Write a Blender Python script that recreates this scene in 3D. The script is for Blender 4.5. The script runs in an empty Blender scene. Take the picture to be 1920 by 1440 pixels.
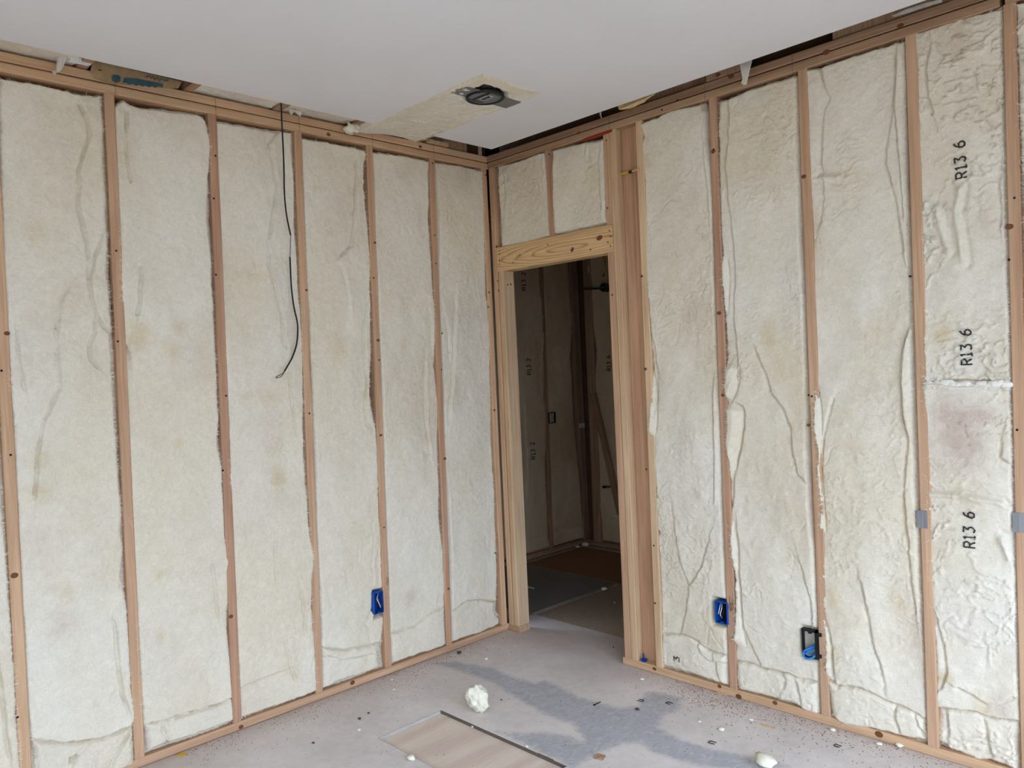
import bpy, bmesh, math, random
import numpy as np
from mathutils import Vector, Matrix

C = bpy.context.scene.collection
random.seed(7)
RNG = np.random.default_rng(11)

# ------------------------------------------------------------------ camera, world, lights, exposure
CAM = np.array([3.2661, -3.0854, 1.5192])
YAW, PITCH, ROLL, FPX = .7942, -.0194, -.0454, 1453.1
_f = np.array([-math.sin(YAW)*math.cos(PITCH), math.cos(YAW)*math.cos(PITCH), math.sin(PITCH)])
_r = np.array([math.cos(YAW), math.sin(YAW), 0.0])
_u = np.cross(_r, _f)
_c, _s = math.cos(ROLL), math.sin(ROLL)
AX = np.array([_c*_r+_s*_u, -_s*_r+_c*_u, _f])          # right, up, forward
cd = bpy.data.cameras.new('camera')
cd.sensor_width = 36.0
cd.lens = FPX/1920*36.0
cd.clip_start = .05
cam = bpy.data.objects.new('camera', cd)
C.objects.link(cam)
cam.matrix_world = Matrix(((AX[0][0], AX[1][0], -AX[2][0], CAM[0]),
                           (AX[0][1], AX[1][1], -AX[2][1], CAM[1]),
                           (AX[0][2], AX[1][2], -AX[2][2], CAM[2]), (0, 0, 0, 1)))
bpy.context.scene.camera = cam

SC = bpy.context.scene
SC.view_settings.view_transform = 'Standard'
SC.view_settings.look = 'None'
SC.view_settings.gamma = 1.0
SC.view_settings.use_curve_mapping = False
SC.view_settings.exposure = 0.0
SC.cycles.use_denoising = True
SC.cycles.max_bounces = 10
SC.cycles.diffuse_bounces = 8
SKY = 15.8
w = bpy.data.worlds.new('world')
SC.world = w
w.use_nodes = True
bg = w.node_tree.nodes['Background']
bg.inputs[0].default_value = (.715, .876, 1.14, 1)           # overcast daylight: three times brighter overhead than at the horizon
_tc = w.node_tree.nodes.new('ShaderNodeTexCoord')
_sx = w.node_tree.nodes.new('ShaderNodeSeparateXYZ')
_mr = w.node_tree.nodes.new('ShaderNodeMapRange')
_mr.inputs[3].default_value, _mr.inputs[4].default_value = SKY/3, SKY
w.node_tree.links.new(_tc.outputs['Generated'], _sx.inputs[0])
w.node_tree.links.new(_sx.outputs[2], _mr.inputs[0])
w.node_tree.links.new(_mr.outputs[0], bg.inputs[1])

# window openings of the room (all behind the photograph's viewpoint) : portals that guide the daylight in
WIN_SIDE = (-4.3, -.6, .05, 2.15)      # y0,y1,z0,z1 in the wall x = 4.9
WIN_FRONT = (2.8, 4.0, .05, 2.15)        # x0,x1,z0,z1 in the wall y = -4.9
RX, RY = 4.45, -4.9


def portal(name, loc, sx, sy, direction):
    l = bpy.data.lights.new(name, 'AREA')
    l.shape = 'RECTANGLE'
    l.size, l.size_y = sx, sy
    l.cycles.is_portal = True
    o = bpy.data.objects.new(name, l)
    C.objects.link(o)
    o.location = loc
    o.rotation_euler = Vector(direction).to_track_quat('-Z', 'Y').to_euler()


portal('daylight_portal', (RX-.01, (WIN_SIDE[0]+WIN_SIDE[1])/2, (WIN_SIDE[2]+WIN_SIDE[3])/2),
       WIN_SIDE[1]-WIN_SIDE[0], WIN_SIDE[3]-WIN_SIDE[2], (-1, 0, 0))
portal('daylight_portal', ((WIN_FRONT[0]+WIN_FRONT[1])/2, RY+.01, (WIN_FRONT[2]+WIN_FRONT[3])/2),
       WIN_FRONT[1]-WIN_FRONT[0], WIN_FRONT[3]-WIN_FRONT[2], (0, 1, 0))

H = 2.7515               # top of the wall plates
ZC = H-.0127             # underside of the ceiling board
T = .0381                # lumber thickness
D9 = .0889               # lumber depth
CLX, CLY = -1.05, 1.93   # closet: face of its left wall, face of its far wall


# ------------------------------------------------------------------ tracing: sight lines onto the true planes of the room
def ray(x, y):
    return (x-960)/FPX*AX[0]-(y-720)/FPX*AX[1]+AX[2]


def on_x(x, y, X=0.0):
    d = ray(x, y)
    return CAM+d*(X-CAM[0])/d[0]


def on_y(x, y, Y=0.0):
    d = ray(x, y)
    return CAM+d*(Y-CAM[1])/d[1]


def on_z(x, y, Z=0.0):
    d = ray(x, y)
    return CAM+d*(Z-CAM[2])/d[2]


class Wall:
    """a wall face: u runs along it, z up, d out of it into the room"""
    def __init__(s, kind, pos):
        s.kind, s.pos = kind, pos

    def uz(s, x, y, d=0.0):
        if s.kind == 'L':
            p = on_x(x, y, s.pos+d)
            return p[1], p[2]
        p = on_y(x, y, s.pos-d)
        return p[0], p[2]

    def P(s, u, z, d=0.0):
        if s.kind == 'L':
            return (s.pos+d, u, z)
        return (u, s.pos-d, z)

    def xyz(s, u, z, d):
        u, z, d = np.broadcast_arrays(u, z, d)
        if s.kind == 'L':
            return np.stack([s.pos+d, u, z], -1)
        return np.stack([u, s.pos-d, z], -1)


WL, WR = Wall('L', 0.0), Wall('R', 0.0)
CL, CR = Wall('L', CLX), Wall('R', CLY)


# ------------------------------------------------------------------ numpy noise
def _h(ix, iy, seed):
    n = (ix.astype(np.int64)*374761393+iy.astype(np.int64)*668265263+seed*974634777) & 0xffffffff
    n = ((n ^ (n >> 13))*1274126177) & 0xffffffff
    n = (n ^ (n >> 16)) & 0xffff
    return n/65535.0


def vnoise(x, y, seed=0):
    x0, y0 = np.floor(x), np.floor(y)
    fx, fy = x-x0, y-y0
    fx = fx*fx*fx*(fx*(fx*6-15)+10)
    fy = fy*fy*fy*(fy*(fy*6-15)+10)
    a, b = _h(x0, y0, seed), _h(x0+1, y0, seed)
    c, d = _h(x0, y0+1, seed), _h(x0+1, y0+1, seed)
    return (a+(b-a)*fx)*(1-fy)+(c+(d-c)*fx)*fy


def fbm(x, y, seed=0, octv=4, gain=.5):
    t, a, s = 0, 1.0, 0
    for k in range(octv):
        t = t+a*vnoise(x, y, seed+k*17)
        s += a
        a *= gain
        x, y = x*2.03+3.1, y*2.03+1.7
    return t/s-.5


# ------------------------------------------------------------------ materials
def srgb(r, g, b):
    f = lambda v: (v/255/12.92) if v/255 <= .04045 else ((v/255+.055)/1.055)**2.4
    return (f(r), f(g), f(b), 1)


def new_mat(name):
    m = bpy.data.materials.new(name)
    m.use_nodes = True
    nt = m.node_tree
    return m, nt, nt.nodes['Principled BSDF']


def node(nt, t, **kw):
    n = nt.nodes.new(t)
    for k, v in kw.items():
        setattr(n, k, v)
    return n


def ramp(nt, stops):
    n = nt.nodes.new('ShaderNodeValToRGB')
    e = n.color_ramp.elements
    while len(e) < len(stops):
        e.new(.5)
    for el, (p, c) in zip(e, stops):
        el.position = p
        el.color = c
    return n


def noise(nt, vec, scale, detail=4, rough=.55, dist=0.0):
    n = nt.nodes.new('ShaderNodeTexNoise')
    n.inputs['Scale'].default_value = scale
    n.inputs['Detail'].default_value = detail
    n.inputs['Roughness'].default_value = rough
    n.inputs['Distortion'].default_value = dist
    if vec is not None:
        nt.links.new(vec, n.inputs['Vector'])
    return n


def mapping(nt, src, scale=(1, 1, 1), loc=(0, 0, 0), rot=(0, 0, 0)):
    n = nt.nodes.new('ShaderNodeMapping')
    n.inputs['Scale'].default_value = scale
    n.inputs['Location'].default_value = loc
    n.inputs['Rotation'].default_value = rot
    nt.links.new(src, n.inputs['Vector'])
    return n.outputs[0]


def mix(nt, mode, fac, a, b):
    n = nt.nodes.new('ShaderNodeMix')
    n.data_type = 'RGBA'
    n.blend_type = mode
    for i, v in ((0, fac), (6, a), (7, b)):
        if hasattr(v, 'is_linked') or hasattr(v, 'links'):
            nt.links.new(v, n.inputs[i])
        else:
            n.inputs[i].default_value = v
    return n.outputs[2]


def bump(nt, bsdf, height, strength=.3, dist=.002):
    b = nt.nodes.new('ShaderNodeBump')
    b.inputs['Strength'].default_value = strength
    b.inputs['Distance'].default_value = dist
    nt.links.new(height, b.inputs['Height'])
    nt.links.new(b.outputs[0], bsdf.inputs['Normal'])


def plain(name, col, rough=.6, metal=0.0, spec=.3):
    m, nt, b = new_mat(name)
    tc = node(nt, 'ShaderNodeTexCoord')
    n = noise(nt, tc.outputs['Object'], 40, 3)
    r = ramp(nt, [(.3, tuple(v*.86 for v in col[:3])+(1,)), (.7, tuple(min(1, v*1.1) for v in col[:3])+(1,))])
    nt.links.new(n.outputs[0], r.inputs[0])
    nt.links.new(r.outputs[0], b.inputs['Base Color'])
    b.inputs['Roughness'].default_value = rough
    b.inputs['Metallic'].default_value = metal
    b.inputs['Specular IOR Level'].default_value = spec
    return m


def wood_mat(name, light, dark, streak=.5, ring=0.0):
    m, nt, b = new_mat(name)
    L = nt.links
    tc = node(nt, 'ShaderNodeTexCoord')
    oi = node(nt, 'ShaderNodeObjectInfo')
    cmb = node(nt, 'ShaderNodeCombineXYZ')
    mul = node(nt, 'ShaderNodeMath', operation='MULTIPLY')
    mul.inputs[1].default_value = 37.0
    L.new(oi.outputs['Random'], mul.inputs[0])
    L.new(mul.outputs[0], cmb.inputs[0])
    L.new(mul.outputs[0], cmb.inputs[2])
    add = node(nt, 'ShaderNodeVectorMath', operation='ADD')
    L.new(tc.outputs['Object'], add.inputs[0])
    L.new(cmb.outputs[0], add.inputs[1])
    g1 = noise(nt, mapping(nt, add.outputs[0], (55, 55, 1.6)), 1.0, 5, .6, .6)
    g2 = noise(nt, mapping(nt, add.outputs[0], (260, 260, 5)), 1.0, 3, .6, .2)
    blot = noise(nt, mapping(nt, add.outputs[0], (9, 9, 2.2)), 1.0, 3)
    r1 = ramp(nt, [(.28, dark), (.62, light)])
    L.new(g1.outputs[0], r1.inputs[0])
    c = r1.outputs[0]
    r2 = ramp(nt, [(.35, (.82, .80, .78, 1)), (.65, (1.05, 1.05, 1.05, 1))])
    L.new(g2.outputs[0], r2.inputs[0])
    c = mix(nt, 'MULTIPLY', streak, c, r2.outputs[0])
    r3 = ramp(nt, [(.3, (.86, .80, .77, 1)), (.7, (1.06, 1.04, 1.0, 1))])
    L.new(blot.outputs[0], r3.inputs[0])
    c = mix(nt, 'MULTIPLY', .7, c, r3.outputs[0])
    # board-to-board difference
    rr = ramp(nt, [(0, (.90, .86, .84, 1)), (.5, (1, 1, 1, 1)), (1, (1.05, 1.05, .98, 1))])
    L.new(oi.outputs['Random'], rr.inputs[0])
    c = mix(nt, 'MULTIPLY', 1.0, c, rr.outputs[0])
    if ring:
        # flat-sawn growth rings: long cathedral arches along the board
        sep = node(nt, 'ShaderNodeSeparateXYZ')
        L.new(tc.outputs['Object'], sep.inputs[0])
        nz = noise(nt, mapping(nt, tc.outputs['Object'], (5, 5, 2.2)), 1.0, 2)
        wv = node(nt, 'ShaderNodeTexWave', wave_type='RINGS', rings_direction='SPHERICAL', wave_profile='SAW')
        L.new(mapping(nt, tc.outputs['Object'], (1.0, .6, .10), (.008, 0, -.058)), wv.inputs['Vector'])
        wv.inputs['Scale'].default_value = 30
        wv.inputs['Distortion'].default_value = 4.5
        wv.inputs['Detail'].default_value = 1.5
        wv.inputs['Detail Scale'].default_value = 1.1
        rw = ramp(nt, [(0, (1.04, 1.04, 1.0, 1)), (.60, (1.0, .98, .95, 1)), (.86, (.66, .54, .40, 1)), (1, (.97, .94, .88, 1))])
        L.new(wv.outputs[1], rw.inputs[0])
        c = mix(nt, 'MULTIPLY', ring, c, rw.outputs[0])
    L.new(c, b.inputs['Base Color'])
    b.inputs['Roughness'].default_value = .75
    b.inputs['Specular IOR Level'].default_value = .2
    bump(nt, b, g2.outputs[0], .25, .001)
    return m


M = {}
M['wood'] = wood_mat('stud_wood', srgb(208, 174, 142), srgb(182, 145, 114))
M['wood_pale'] = wood_mat('pale_stud_wood', srgb(218, 190, 154), srgb(194, 162, 126))
M['wood_pink'] = wood_mat('pinkish_stud_wood', srgb(198, 160, 132), srgb(168, 130, 104))
M['wood_brown'] = wood_mat('brown_lumber', srgb(180, 148, 120), srgb(146, 112, 86))
M['pine'] = wood_mat('pine_header', srgb(220, 188, 144), srgb(202, 166, 122), .35, 1.0)
M['wood_dark'] = wood_mat('dark_lumber', srgb(120, 76, 50), srgb(80, 48, 32))
M['knot'] = plain('knot_wood', srgb(112, 70, 44), .7)
M['nail'] = plain('nail_steel', srgb(62, 56, 52), .5, .4)
M['hole'] = plain('dark_hole', srgb(38, 26, 20), .9)
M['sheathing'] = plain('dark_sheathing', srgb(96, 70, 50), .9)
M['pale_metal'] = plain('pale_metal', srgb(196, 198, 198), .5, .2)
M['black'] = plain('black_plastic', srgb(24, 25, 27), .45)
M['dark_metal'] = plain('dark_housing_metal', srgb(70, 74, 76), .45, .2)
M['grey_metal'] = plain('galvanised_steel', srgb(138, 142, 144), .45, .7)
M['zinc'] = wood_mat('mottled_zinc', srgb(150, 152, 154), srgb(112, 114, 116), .8)
M['blue'] = plain('blue_box_plastic', srgb(14, 76, 158), .4)
M['deep_blue'] = plain('deep_blue_plastic', srgb(12, 58, 136), .45)
M['wire_blue'] = plain('blue_cable_jacket', srgb(52, 122, 190), .4)
M['wire_white'] = plain('white_wire', srgb(225, 222, 214), .4)
M['wire_copper'] = plain('copper_wire', srgb(180, 110, 74), .35, .8)
M['wire_black'] = plain('black_wire', srgb(20, 19, 20), .35)
M['yellow'] = plain('yellow_cable_jacket', srgb(206, 168, 58), .45)
M['red'] = plain('red_paint', srgb(150, 48, 28), .6)
M['paper'] = plain('torn_white_paper', srgb(206, 198, 186), .9)
M['tan_paper'] = plain('tan_paper', srgb(206, 176, 124), .9)
M['ink'] = plain('black_ink', srgb(58, 56, 54), .9)
M['pencil'] = plain('pencil_line', srgb(96, 78, 64), .9)
M['blue_ink'] = plain('blue_print', srgb(62, 90, 98), .85)
M['foam'] = plain('foam', srgb(230, 224, 202), .95, 0, .1)
M['crumb_dark'] = plain('dark_crumb', srgb(84, 66, 54), .9)
M['leaf'] = plain('dry_yellow_leaf', srgb(206, 172, 62), .8)


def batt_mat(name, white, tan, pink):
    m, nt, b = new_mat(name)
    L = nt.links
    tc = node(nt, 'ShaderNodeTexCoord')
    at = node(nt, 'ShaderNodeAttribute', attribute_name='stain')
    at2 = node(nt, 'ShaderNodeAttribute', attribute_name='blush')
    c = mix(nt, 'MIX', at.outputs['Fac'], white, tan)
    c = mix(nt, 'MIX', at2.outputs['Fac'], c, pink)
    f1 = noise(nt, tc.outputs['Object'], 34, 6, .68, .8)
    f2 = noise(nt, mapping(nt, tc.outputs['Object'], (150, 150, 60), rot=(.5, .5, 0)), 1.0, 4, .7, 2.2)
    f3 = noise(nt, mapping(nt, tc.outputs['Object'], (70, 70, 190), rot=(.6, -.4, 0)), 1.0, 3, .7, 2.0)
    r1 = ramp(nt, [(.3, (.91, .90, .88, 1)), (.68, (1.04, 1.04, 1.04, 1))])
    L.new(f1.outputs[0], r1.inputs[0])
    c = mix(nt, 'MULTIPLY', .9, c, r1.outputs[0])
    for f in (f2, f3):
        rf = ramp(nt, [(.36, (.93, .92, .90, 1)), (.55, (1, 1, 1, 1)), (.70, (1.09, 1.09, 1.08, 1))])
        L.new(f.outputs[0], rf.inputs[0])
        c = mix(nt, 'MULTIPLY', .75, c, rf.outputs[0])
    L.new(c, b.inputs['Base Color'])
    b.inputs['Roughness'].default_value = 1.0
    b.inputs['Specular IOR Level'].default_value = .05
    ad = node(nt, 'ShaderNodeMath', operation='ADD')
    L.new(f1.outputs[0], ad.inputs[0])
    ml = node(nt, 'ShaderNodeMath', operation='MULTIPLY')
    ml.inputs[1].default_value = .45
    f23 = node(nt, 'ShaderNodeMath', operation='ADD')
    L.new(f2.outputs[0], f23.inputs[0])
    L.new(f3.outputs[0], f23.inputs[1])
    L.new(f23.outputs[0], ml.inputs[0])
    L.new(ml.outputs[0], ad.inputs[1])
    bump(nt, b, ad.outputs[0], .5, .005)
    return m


M['batt'] = batt_mat('glass_wool', srgb(233, 226, 210), srgb(213, 194, 156), srgb(206, 188, 172))
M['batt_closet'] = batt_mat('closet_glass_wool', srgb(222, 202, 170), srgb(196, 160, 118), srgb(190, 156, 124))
M['batt_plain'] = plain('loose_wool', srgb(233, 227, 214), 1.0, 0, .05)
M['fiber'] = plain('glass_fiber', srgb(240, 236, 222), 1.0, 0, .05)


# ------------------------------------------------------------------ object helpers
def link(o, parent=None):
    C.objects.link(o)
    if parent is not None:
        o.parent = parent
        o.matrix_parent_inverse = parent.matrix_world.inverted()
    return o


def tag(o, label=None, cat=None, group=None, kind=None):
    if label: o['label'] = label
    if cat: o['category'] = cat
    if group: o['group'] = group
    if kind: o['kind'] = kind
    return o


def mesh_obj(name, verts, faces, mat, parent=None, smooth=False):
    me = bpy.data.meshes.new(name)
    me.from_pydata([tuple(map(float, v)) for v in verts], [], [tuple(f) for f in faces])
    if mat: me.materials.append(mat)
    if smooth:
        me.polygons.foreach_set('use_smooth', [True]*len(me.polygons))
    me.update()
    return link(bpy.data.objects.new(name, me), parent)


def np_mesh(name, V, F, mat, parent=None, smooth=True):
    """fast quad mesh from numpy arrays"""
    me = bpy.data.meshes.new(name)
    V = np.asarray(V, dtype=np.float32)
    F = np.asarray(F, dtype=np.int32)
    k = F.shape[1]
    me.vertices.add(len(V))
    me.vertices.foreach_set('co', V.ravel())
    me.loops.add(F.size)
    me.loops.foreach_set('vertex_index', F.ravel())
    me.polygons.add(len(F))
    me.polygons.foreach_set('loop_start', np.arange(0, F.size, k, dtype=np.int32))
    me.polygons.foreach_set('loop_total', np.full(len(F), k, dtype=np.int32))
    if smooth:
        me.polygons.foreach_set('use_smooth', np.ones(len(F), dtype=bool))
    me.materials.append(mat)
    me.update(calc_edges=True)
    me.validate()
    return link(bpy.data.objects.new(name, me), parent)


def bm_obj(name, bm, mat, parent=None, smooth=False):
    me = bpy.data.meshes.new(name)
    bm.normal_update()
    bm.to_mesh(me)
    bm.free()
    me.materials.append(mat)
    if smooth:
        me.polygons.foreach_set('use_smooth', [True]*len(me.polygons))
    return link(bpy.data.objects.new(name, me), parent)


def empty(name, loc, **kw):
    o = bpy.data.objects.new(name, None)
    o.empty_display_size = .05
    o.location = loc
    C.objects.link(o)
    bpy.context.view_layer.update()
    return tag(o, **kw)


def lumber(name, a, b, across, wu, wv, mat, parent=None, seg=10, warp=.0015, ch=.003):
    """a board from point a to point b (centre line); 'across' = direction of its wu side; wv the other"""
    a, b = Vector(a), Vector(b)
    ln = (b-a).length
    zx = (b-a).normalized()
    xx = Vector(across)
    xx = (xx-zx*xx.dot(zx)).normalized()
    yx = zx.cross(xx)
    hu, hv = wu/2, wv/2
    prof = [(-hu+ch, -hv), (hu-ch, -hv), (hu, -hv+ch), (hu, hv-ch), (hu-ch, hv), (-hu+ch, hv), (-hu, hv-ch), (-hu, -hv+ch)]
    V, F = [], []
    ph = random.uniform(0, 6)
    for i in range(seg+1):
        t = i/seg
        k = math.sin(math.pi*t)*warp*math.sin(ph)+math.sin(2*math.pi*t+ph)*warp*.4
        for (x, y) in prof:
            V.append((x+k, y+k*.3, t*ln))
    n = 8
    for i in range(seg):
        for j in range(n):
            F.append((i*n+j, i*n+(j+1) % n, (i+1)*n+(j+1) % n, (i+1)*n+j))
    F.append(tuple(range(n-1, -1, -1)))
    F.append(tuple(seg*n+j for j in range(n)))
    me = bpy.data.meshes.new(name)
    me.from_pydata(V, [], F)
    me.materials.append(mat)
    o = bpy.data.objects.new(name, me)
    C.objects.link(o)
    o.matrix_world = Matrix.Translation(a) @ Matrix((xx, yx, zx)).transposed().to_4x4()
    if parent is not None:
        bpy.context.view_layer.update()
        mw = o.matrix_world.copy()
        o.parent = parent
        o.matrix_parent_inverse = parent.matrix_world.inverted()
        o.matrix_world = mw
    return o


def box_faces(x0, x1, y0, y1, z0, z1):
    V = [(x, y, z) for x in (x0, x1) for y in (y0, y1) for z in (z0, z1)]
    F = [(0, 1, 3, 2), (4, 6, 7, 5), (0, 4, 5, 1), (2, 3, 7, 6), (0, 2, 6, 4), (1, 5, 7, 3)]
    return V, F


def boxes(name, lst, mat, parent=None):
    V, F = [], []
    for b in lst:
        v, f = box_faces(*b)
        F += [tuple(i+len(V) for i in q) for q in f]
        V += v
    return mesh_obj(name, V, F, mat, parent)


def tube(name, pts, r, mat, parent=None, n=8, sub=6):
    """smooth round cable through points"""
    P = [Vector(p) for p in pts]
    Q = []
    for i in range(len(P)-1):
        p0, p1, p2, p3 = P[max(i-1, 0)], P[i], P[i+1], P[min(i+2, len(P)-1)]
        for k in range(sub):
            t = k/sub
            Q.append(.5*((2*p1)+(p2-p0)*t+(2*p0-5*p1+4*p2-p3)*t*t+(3*p1-p0-3*p2+p3)*t**3))
    Q.append(P[-1])
    V, F = [], []
    up = Vector((.31, .2, .93))
    for i, q in enumerate(Q):
        d = (Q[min(i+1, len(Q)-1)]-Q[max(i-1, 0)]).normalized()
        x = d.cross(up)
        if x.length < 1e-4: x = d.cross(Vector((1, 0, 0)))
        x.normalize()
        y = d.cross(x)
        for j in range(n):
            a = 2*math.pi*j/n
            V.append(q+x*(r*math.cos(a))+y*(r*math.sin(a)))
    for i in range(len(Q)-1):
        for j in range(n):
            F.append((i*n+j, i*n+(j+1) % n, (i+1)*n+(j+1) % n, (i+1)*n+j))
    F.append(tuple(range(n-1, -1, -1)))
    F.append(tuple((len(Q)-1)*n+j for j in range(n)))
    return mesh_obj(name, V, F, mat, parent, True)


def disc_on(name, wall, u, z, d, ru, rz, th, mat, parent, n=12, rot=0.0):
    """a low oval disc lying on a wall-facing surface (knots, nail heads)"""
    V, F = [], []
    for k, dd in ((1.0, d-.001), (.92, d+th)):
        for j in range(n):
            a = 2*math.pi*j/n
            x, y = ru*k*math.cos(a), rz*k*math.sin(a)
            V.append(wall.P(u+x*math.cos(rot)-y*math.sin(rot), z+x*math.sin(rot)+y*math.cos(rot), dd))
    for j in range(n):
        F.append((j, (j+1) % n, n+(j+1) % n, n+j))
    F.append(tuple(range(n, 2*n)))
    return mesh_obj(name, V, F, mat, parent)


def scrap(name, wall, px, d, mat, parent=None, th=.0012, curl=.0):
    """a thin torn scrap: outline on a wall-parallel plane, given thickness and some curl"""
    pts = [wall.uz(x, y, d) for x, y in px]
    cu = sum(p[0] for p in pts)/len(pts)
    cz = sum(p[1] for p in pts)/len(pts)
    bm = bmesh.new()
    vs = []
    for (u, z) in pts:
        q = d+curl*(((u-cu)**2+(z-cz)**2)**.5)*10*.1+random.uniform(-.0015, .0015)
        vs.append(bm.verts.new(wall.P(u, z, q)))
    f = bm.faces.new(vs)
    bmesh.ops.triangulate(bm, faces=[f])
    r = bmesh.ops.extrude_face_region(bm, geom=bm.faces[:])
    n = Vector(wall.P(0, 0, 1))-Vector(wall.P(0, 0, 0))
    bmesh.ops.translate(bm, verts=[v for v in r['geom'] if isinstance(v, bmesh.types.BMVert)], vec=n*th)
    bmesh.ops.recalc_face_normals(bm, faces=bm.faces[:])
    return bm_obj(name, bm, mat, parent)


# ------------------------------------------------------------------ glass-wool batts
def polyline_dist(U, Z, pts):
    best = np.full(U.shape, 1e9)
    side = np.zeros(U.shape)
    for (a, b) in zip(pts[:-1], pts[1:]):
        ax, ay = a
        dx, dy = b[0]-a[0], b[1]-a[1]
        l2 = dx*dx+dy*dy+1e-12
        t = np.clip(((U-ax)*dx+(Z-ay)*dy)/l2, 0, 1)
        ex, ey = U-ax-t*dx, Z-ay-t*dy
        dd = np.hypot(ex, ey)
        m = dd < best
        best = np.where(m, dd, best)
        side = np.where(m, np.sign(dx*ey-dy*ex), side)
    return best, side


FILL = -.004


def batt(wall, left, right, top, bot, label, cat='insulation batt', group=None, creases=(), ridges=(), stains=(),
         blush=(), marks=(), flaps=(), seed=0, res=.0046, d0=FILL, amp=1.0, wrinkle=.22, roll=.013, fibers=1.0, mat='batt',
         back=-.082, name='insulation_batt', uz=False, yellow=.5, dimples=()):
    cv = (lambda L: [tuple(p) for p in L]) if uz else (lambda L: [wall.uz(x, y, -.006) for x, y in L])
    Lp, Rp, Tp, Bp = cv(left), cv(right), cv(top), cv(bot)
    Lz = np.array(sorted([(z, u) for u, z in Lp]))
    Rz = np.array(sorted([(z, u) for u, z in Rp]))
    Tu = np.array(sorted([(u, z) for u, z in Tp]))
    Bu = np.array(sorted([(u, z) for u, z in Bp]))

    def edge(z, A, sd):
        e = np.interp(z, A[:, 0], A[:, 1])
        e = e-(.007 if sd == 1 else 0)
        return e+.007*fbm(z*22, z*0+sd, seed+sd, 4, .7)+.004*fbm(z*110, z*0+sd+5, seed+sd+3, 2)

    def topf(u):
        return np.interp(u, Tu[:, 0], Tu[:, 1])+.010*fbm(u*40, u*0, seed+91, 3, .65)

    def botf(u):
        return np.interp(u, Bu[:, 0], Bu[:, 1])+.010*fbm(u*40, u*0, seed+77, 3, .65)

    zt, zb = Tu[:, 1].max(), Bu[:, 1].min()
    wid = np.mean(Rz[:, 1])-np.mean(Lz[:, 1])
    nu, nz = max(8, int(wid/res)), max(8, int((zt-zb)/res))
    s = np.linspace(0, 1, nu+1)
    t = np.linspace(0, 1, nz+1)
    # denser towards the rims
    s = s-.045*np.sin(2*np.pi*s)
    S, TT = np.meshgrid(s, t)
    U = np.full_like(S, (np.mean(Rz[:, 1])+np.mean(Lz[:, 1]))/2)+(S-.5)*wid
    for _ in range(3):
        zT, zB = topf(U), botf(U)
        Z = zB+(zT-zB)*TT
        uL, uR = edge(Z, Lz, 1), edge(Z, Rz, 2)
        U = uL+(uR-uL)*S
    cre = [cv(c) for c in creases]
    rid = [cv(c) for c in ridges]
    flp = [(np.array(sorted([(z, u) for u, z in cv(c)])), sd, a, w_) for (c, sd, a, w_) in flaps]
    dim = [(cv([(x, y)])[0], r, a) for (x, y, r, a) in dimples]

    def depth(U, Z):
        wu = U+.012*fbm(U*14, Z*14, seed+5, 3)
        wz = Z+.012*fbm(U*14+9, Z*14, seed+6, 3)
        ju = .0045*fbm(U*70, Z*70, seed+14, 2)
        jz = .0045*fbm(U*70+5, Z*70, seed+15, 2)
        d = d0+amp*(.026*fbm(wu*4.5, wz*2.6, seed+1, 2)+.0055*fbm(wu*15, wz*11, seed+2, 2, .5)
                    +.0024*fbm(wu*52, wz*46, seed+3, 3, .6))
        # small tufts
        tf = np.clip(fbm(wu*34, wz*30, seed+8, 2)-.13, 0, 1)
        d = d+amp*tf*.007
        # fine meandering splits in the wool
        mz = np.abs(fbm(wu*6.5+3, wz*4.2, seed+44, 3, .55))
        gate = np.clip((fbm(U*5, Z*3.5, seed+45, 2)-.03)*6, 0, 1)
        d = d-amp*.004*np.exp(-(mz/.010)**2)*gate
        if wrinkle:
            q = fbm(U*9, Z*7, seed+21, 3)*6.28
            rn = np.abs(fbm(U*16+np.cos(q)*.7, Z*26+np.sin(q)*.7, seed+22, 3, .6))
            d = d+wrinkle*(.012*np.exp(-(rn/.035)**2)-.002)*np.clip(.5+2.5*fbm(U*4, Z*4, seed+25, 2), 0, 1)
        for i, c in enumerate(cre):
            D, sg = polyline_dist(wu+ju, wz+jz, c)
            k = (.5+.9*(vnoise(U*25, Z*25, seed+60+i)))*(1.6 if wall.kind == 'L' else .9)
            d = d-.0115*k*np.exp(-(D/.0042)**2)
            d = d+sg*.0045*np.exp(-D/.05)*k*(1-np.exp(-(D/.003)**2))
        for i, c in enumerate(rid):
            D, sg = polyline_dist(wu, wz, c)
            d = d+.012*np.exp(-(D/.010)**2)-.008*np.exp(-((D-.02)/.010)**2)*(sg > 0)
        for (c, sd, a, w_) in flp:
            # a loose flap of wool: lifted at its far (sd<0) or near (sd>0) rim, dropping away across its width
            uc = np.interp(Z, c[:, 0], c[:, 1])+ju
            D = (uc-U)*(-1 if sd > 0 else 1)
            win = np.clip((Z-c[0, 0])/.03, 0, 1)*np.clip((c[-1, 0]-Z)/.03, 0, 1)
            q = np.clip(D/w_, 0, 1)
            d = d+win*np.where(D > 0, a*(q if sd < 0 else 1-q), 0)-win*.007*np.exp(-(D/.004)**2)
        for (p, r, a) in dim:
            ru, rz = r if isinstance(r, tuple) else (r, r)
            d = d+a*np.exp(-np.maximum(np.abs(U-p[0])/ru, np.abs(Z-p[1])/rz)**7)
        e = np.minimum(np.minimum(U-edge(Z, Lz, 1), edge(Z, Rz, 2)-U), np.minimum(topf(U)-Z, Z-botf(U))*1.8)
        e = np.clip(e, 0, None)
        rr = roll*(.75+.7*vnoise(U*9, Z*9, seed+31))
        q = np.clip(1-e/rr, 0, 1)
        return d-rr*1.25*(1-np.sqrt(np.clip(1-q*q, 0, 1)))

    DD = depth(U, Z)
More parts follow.
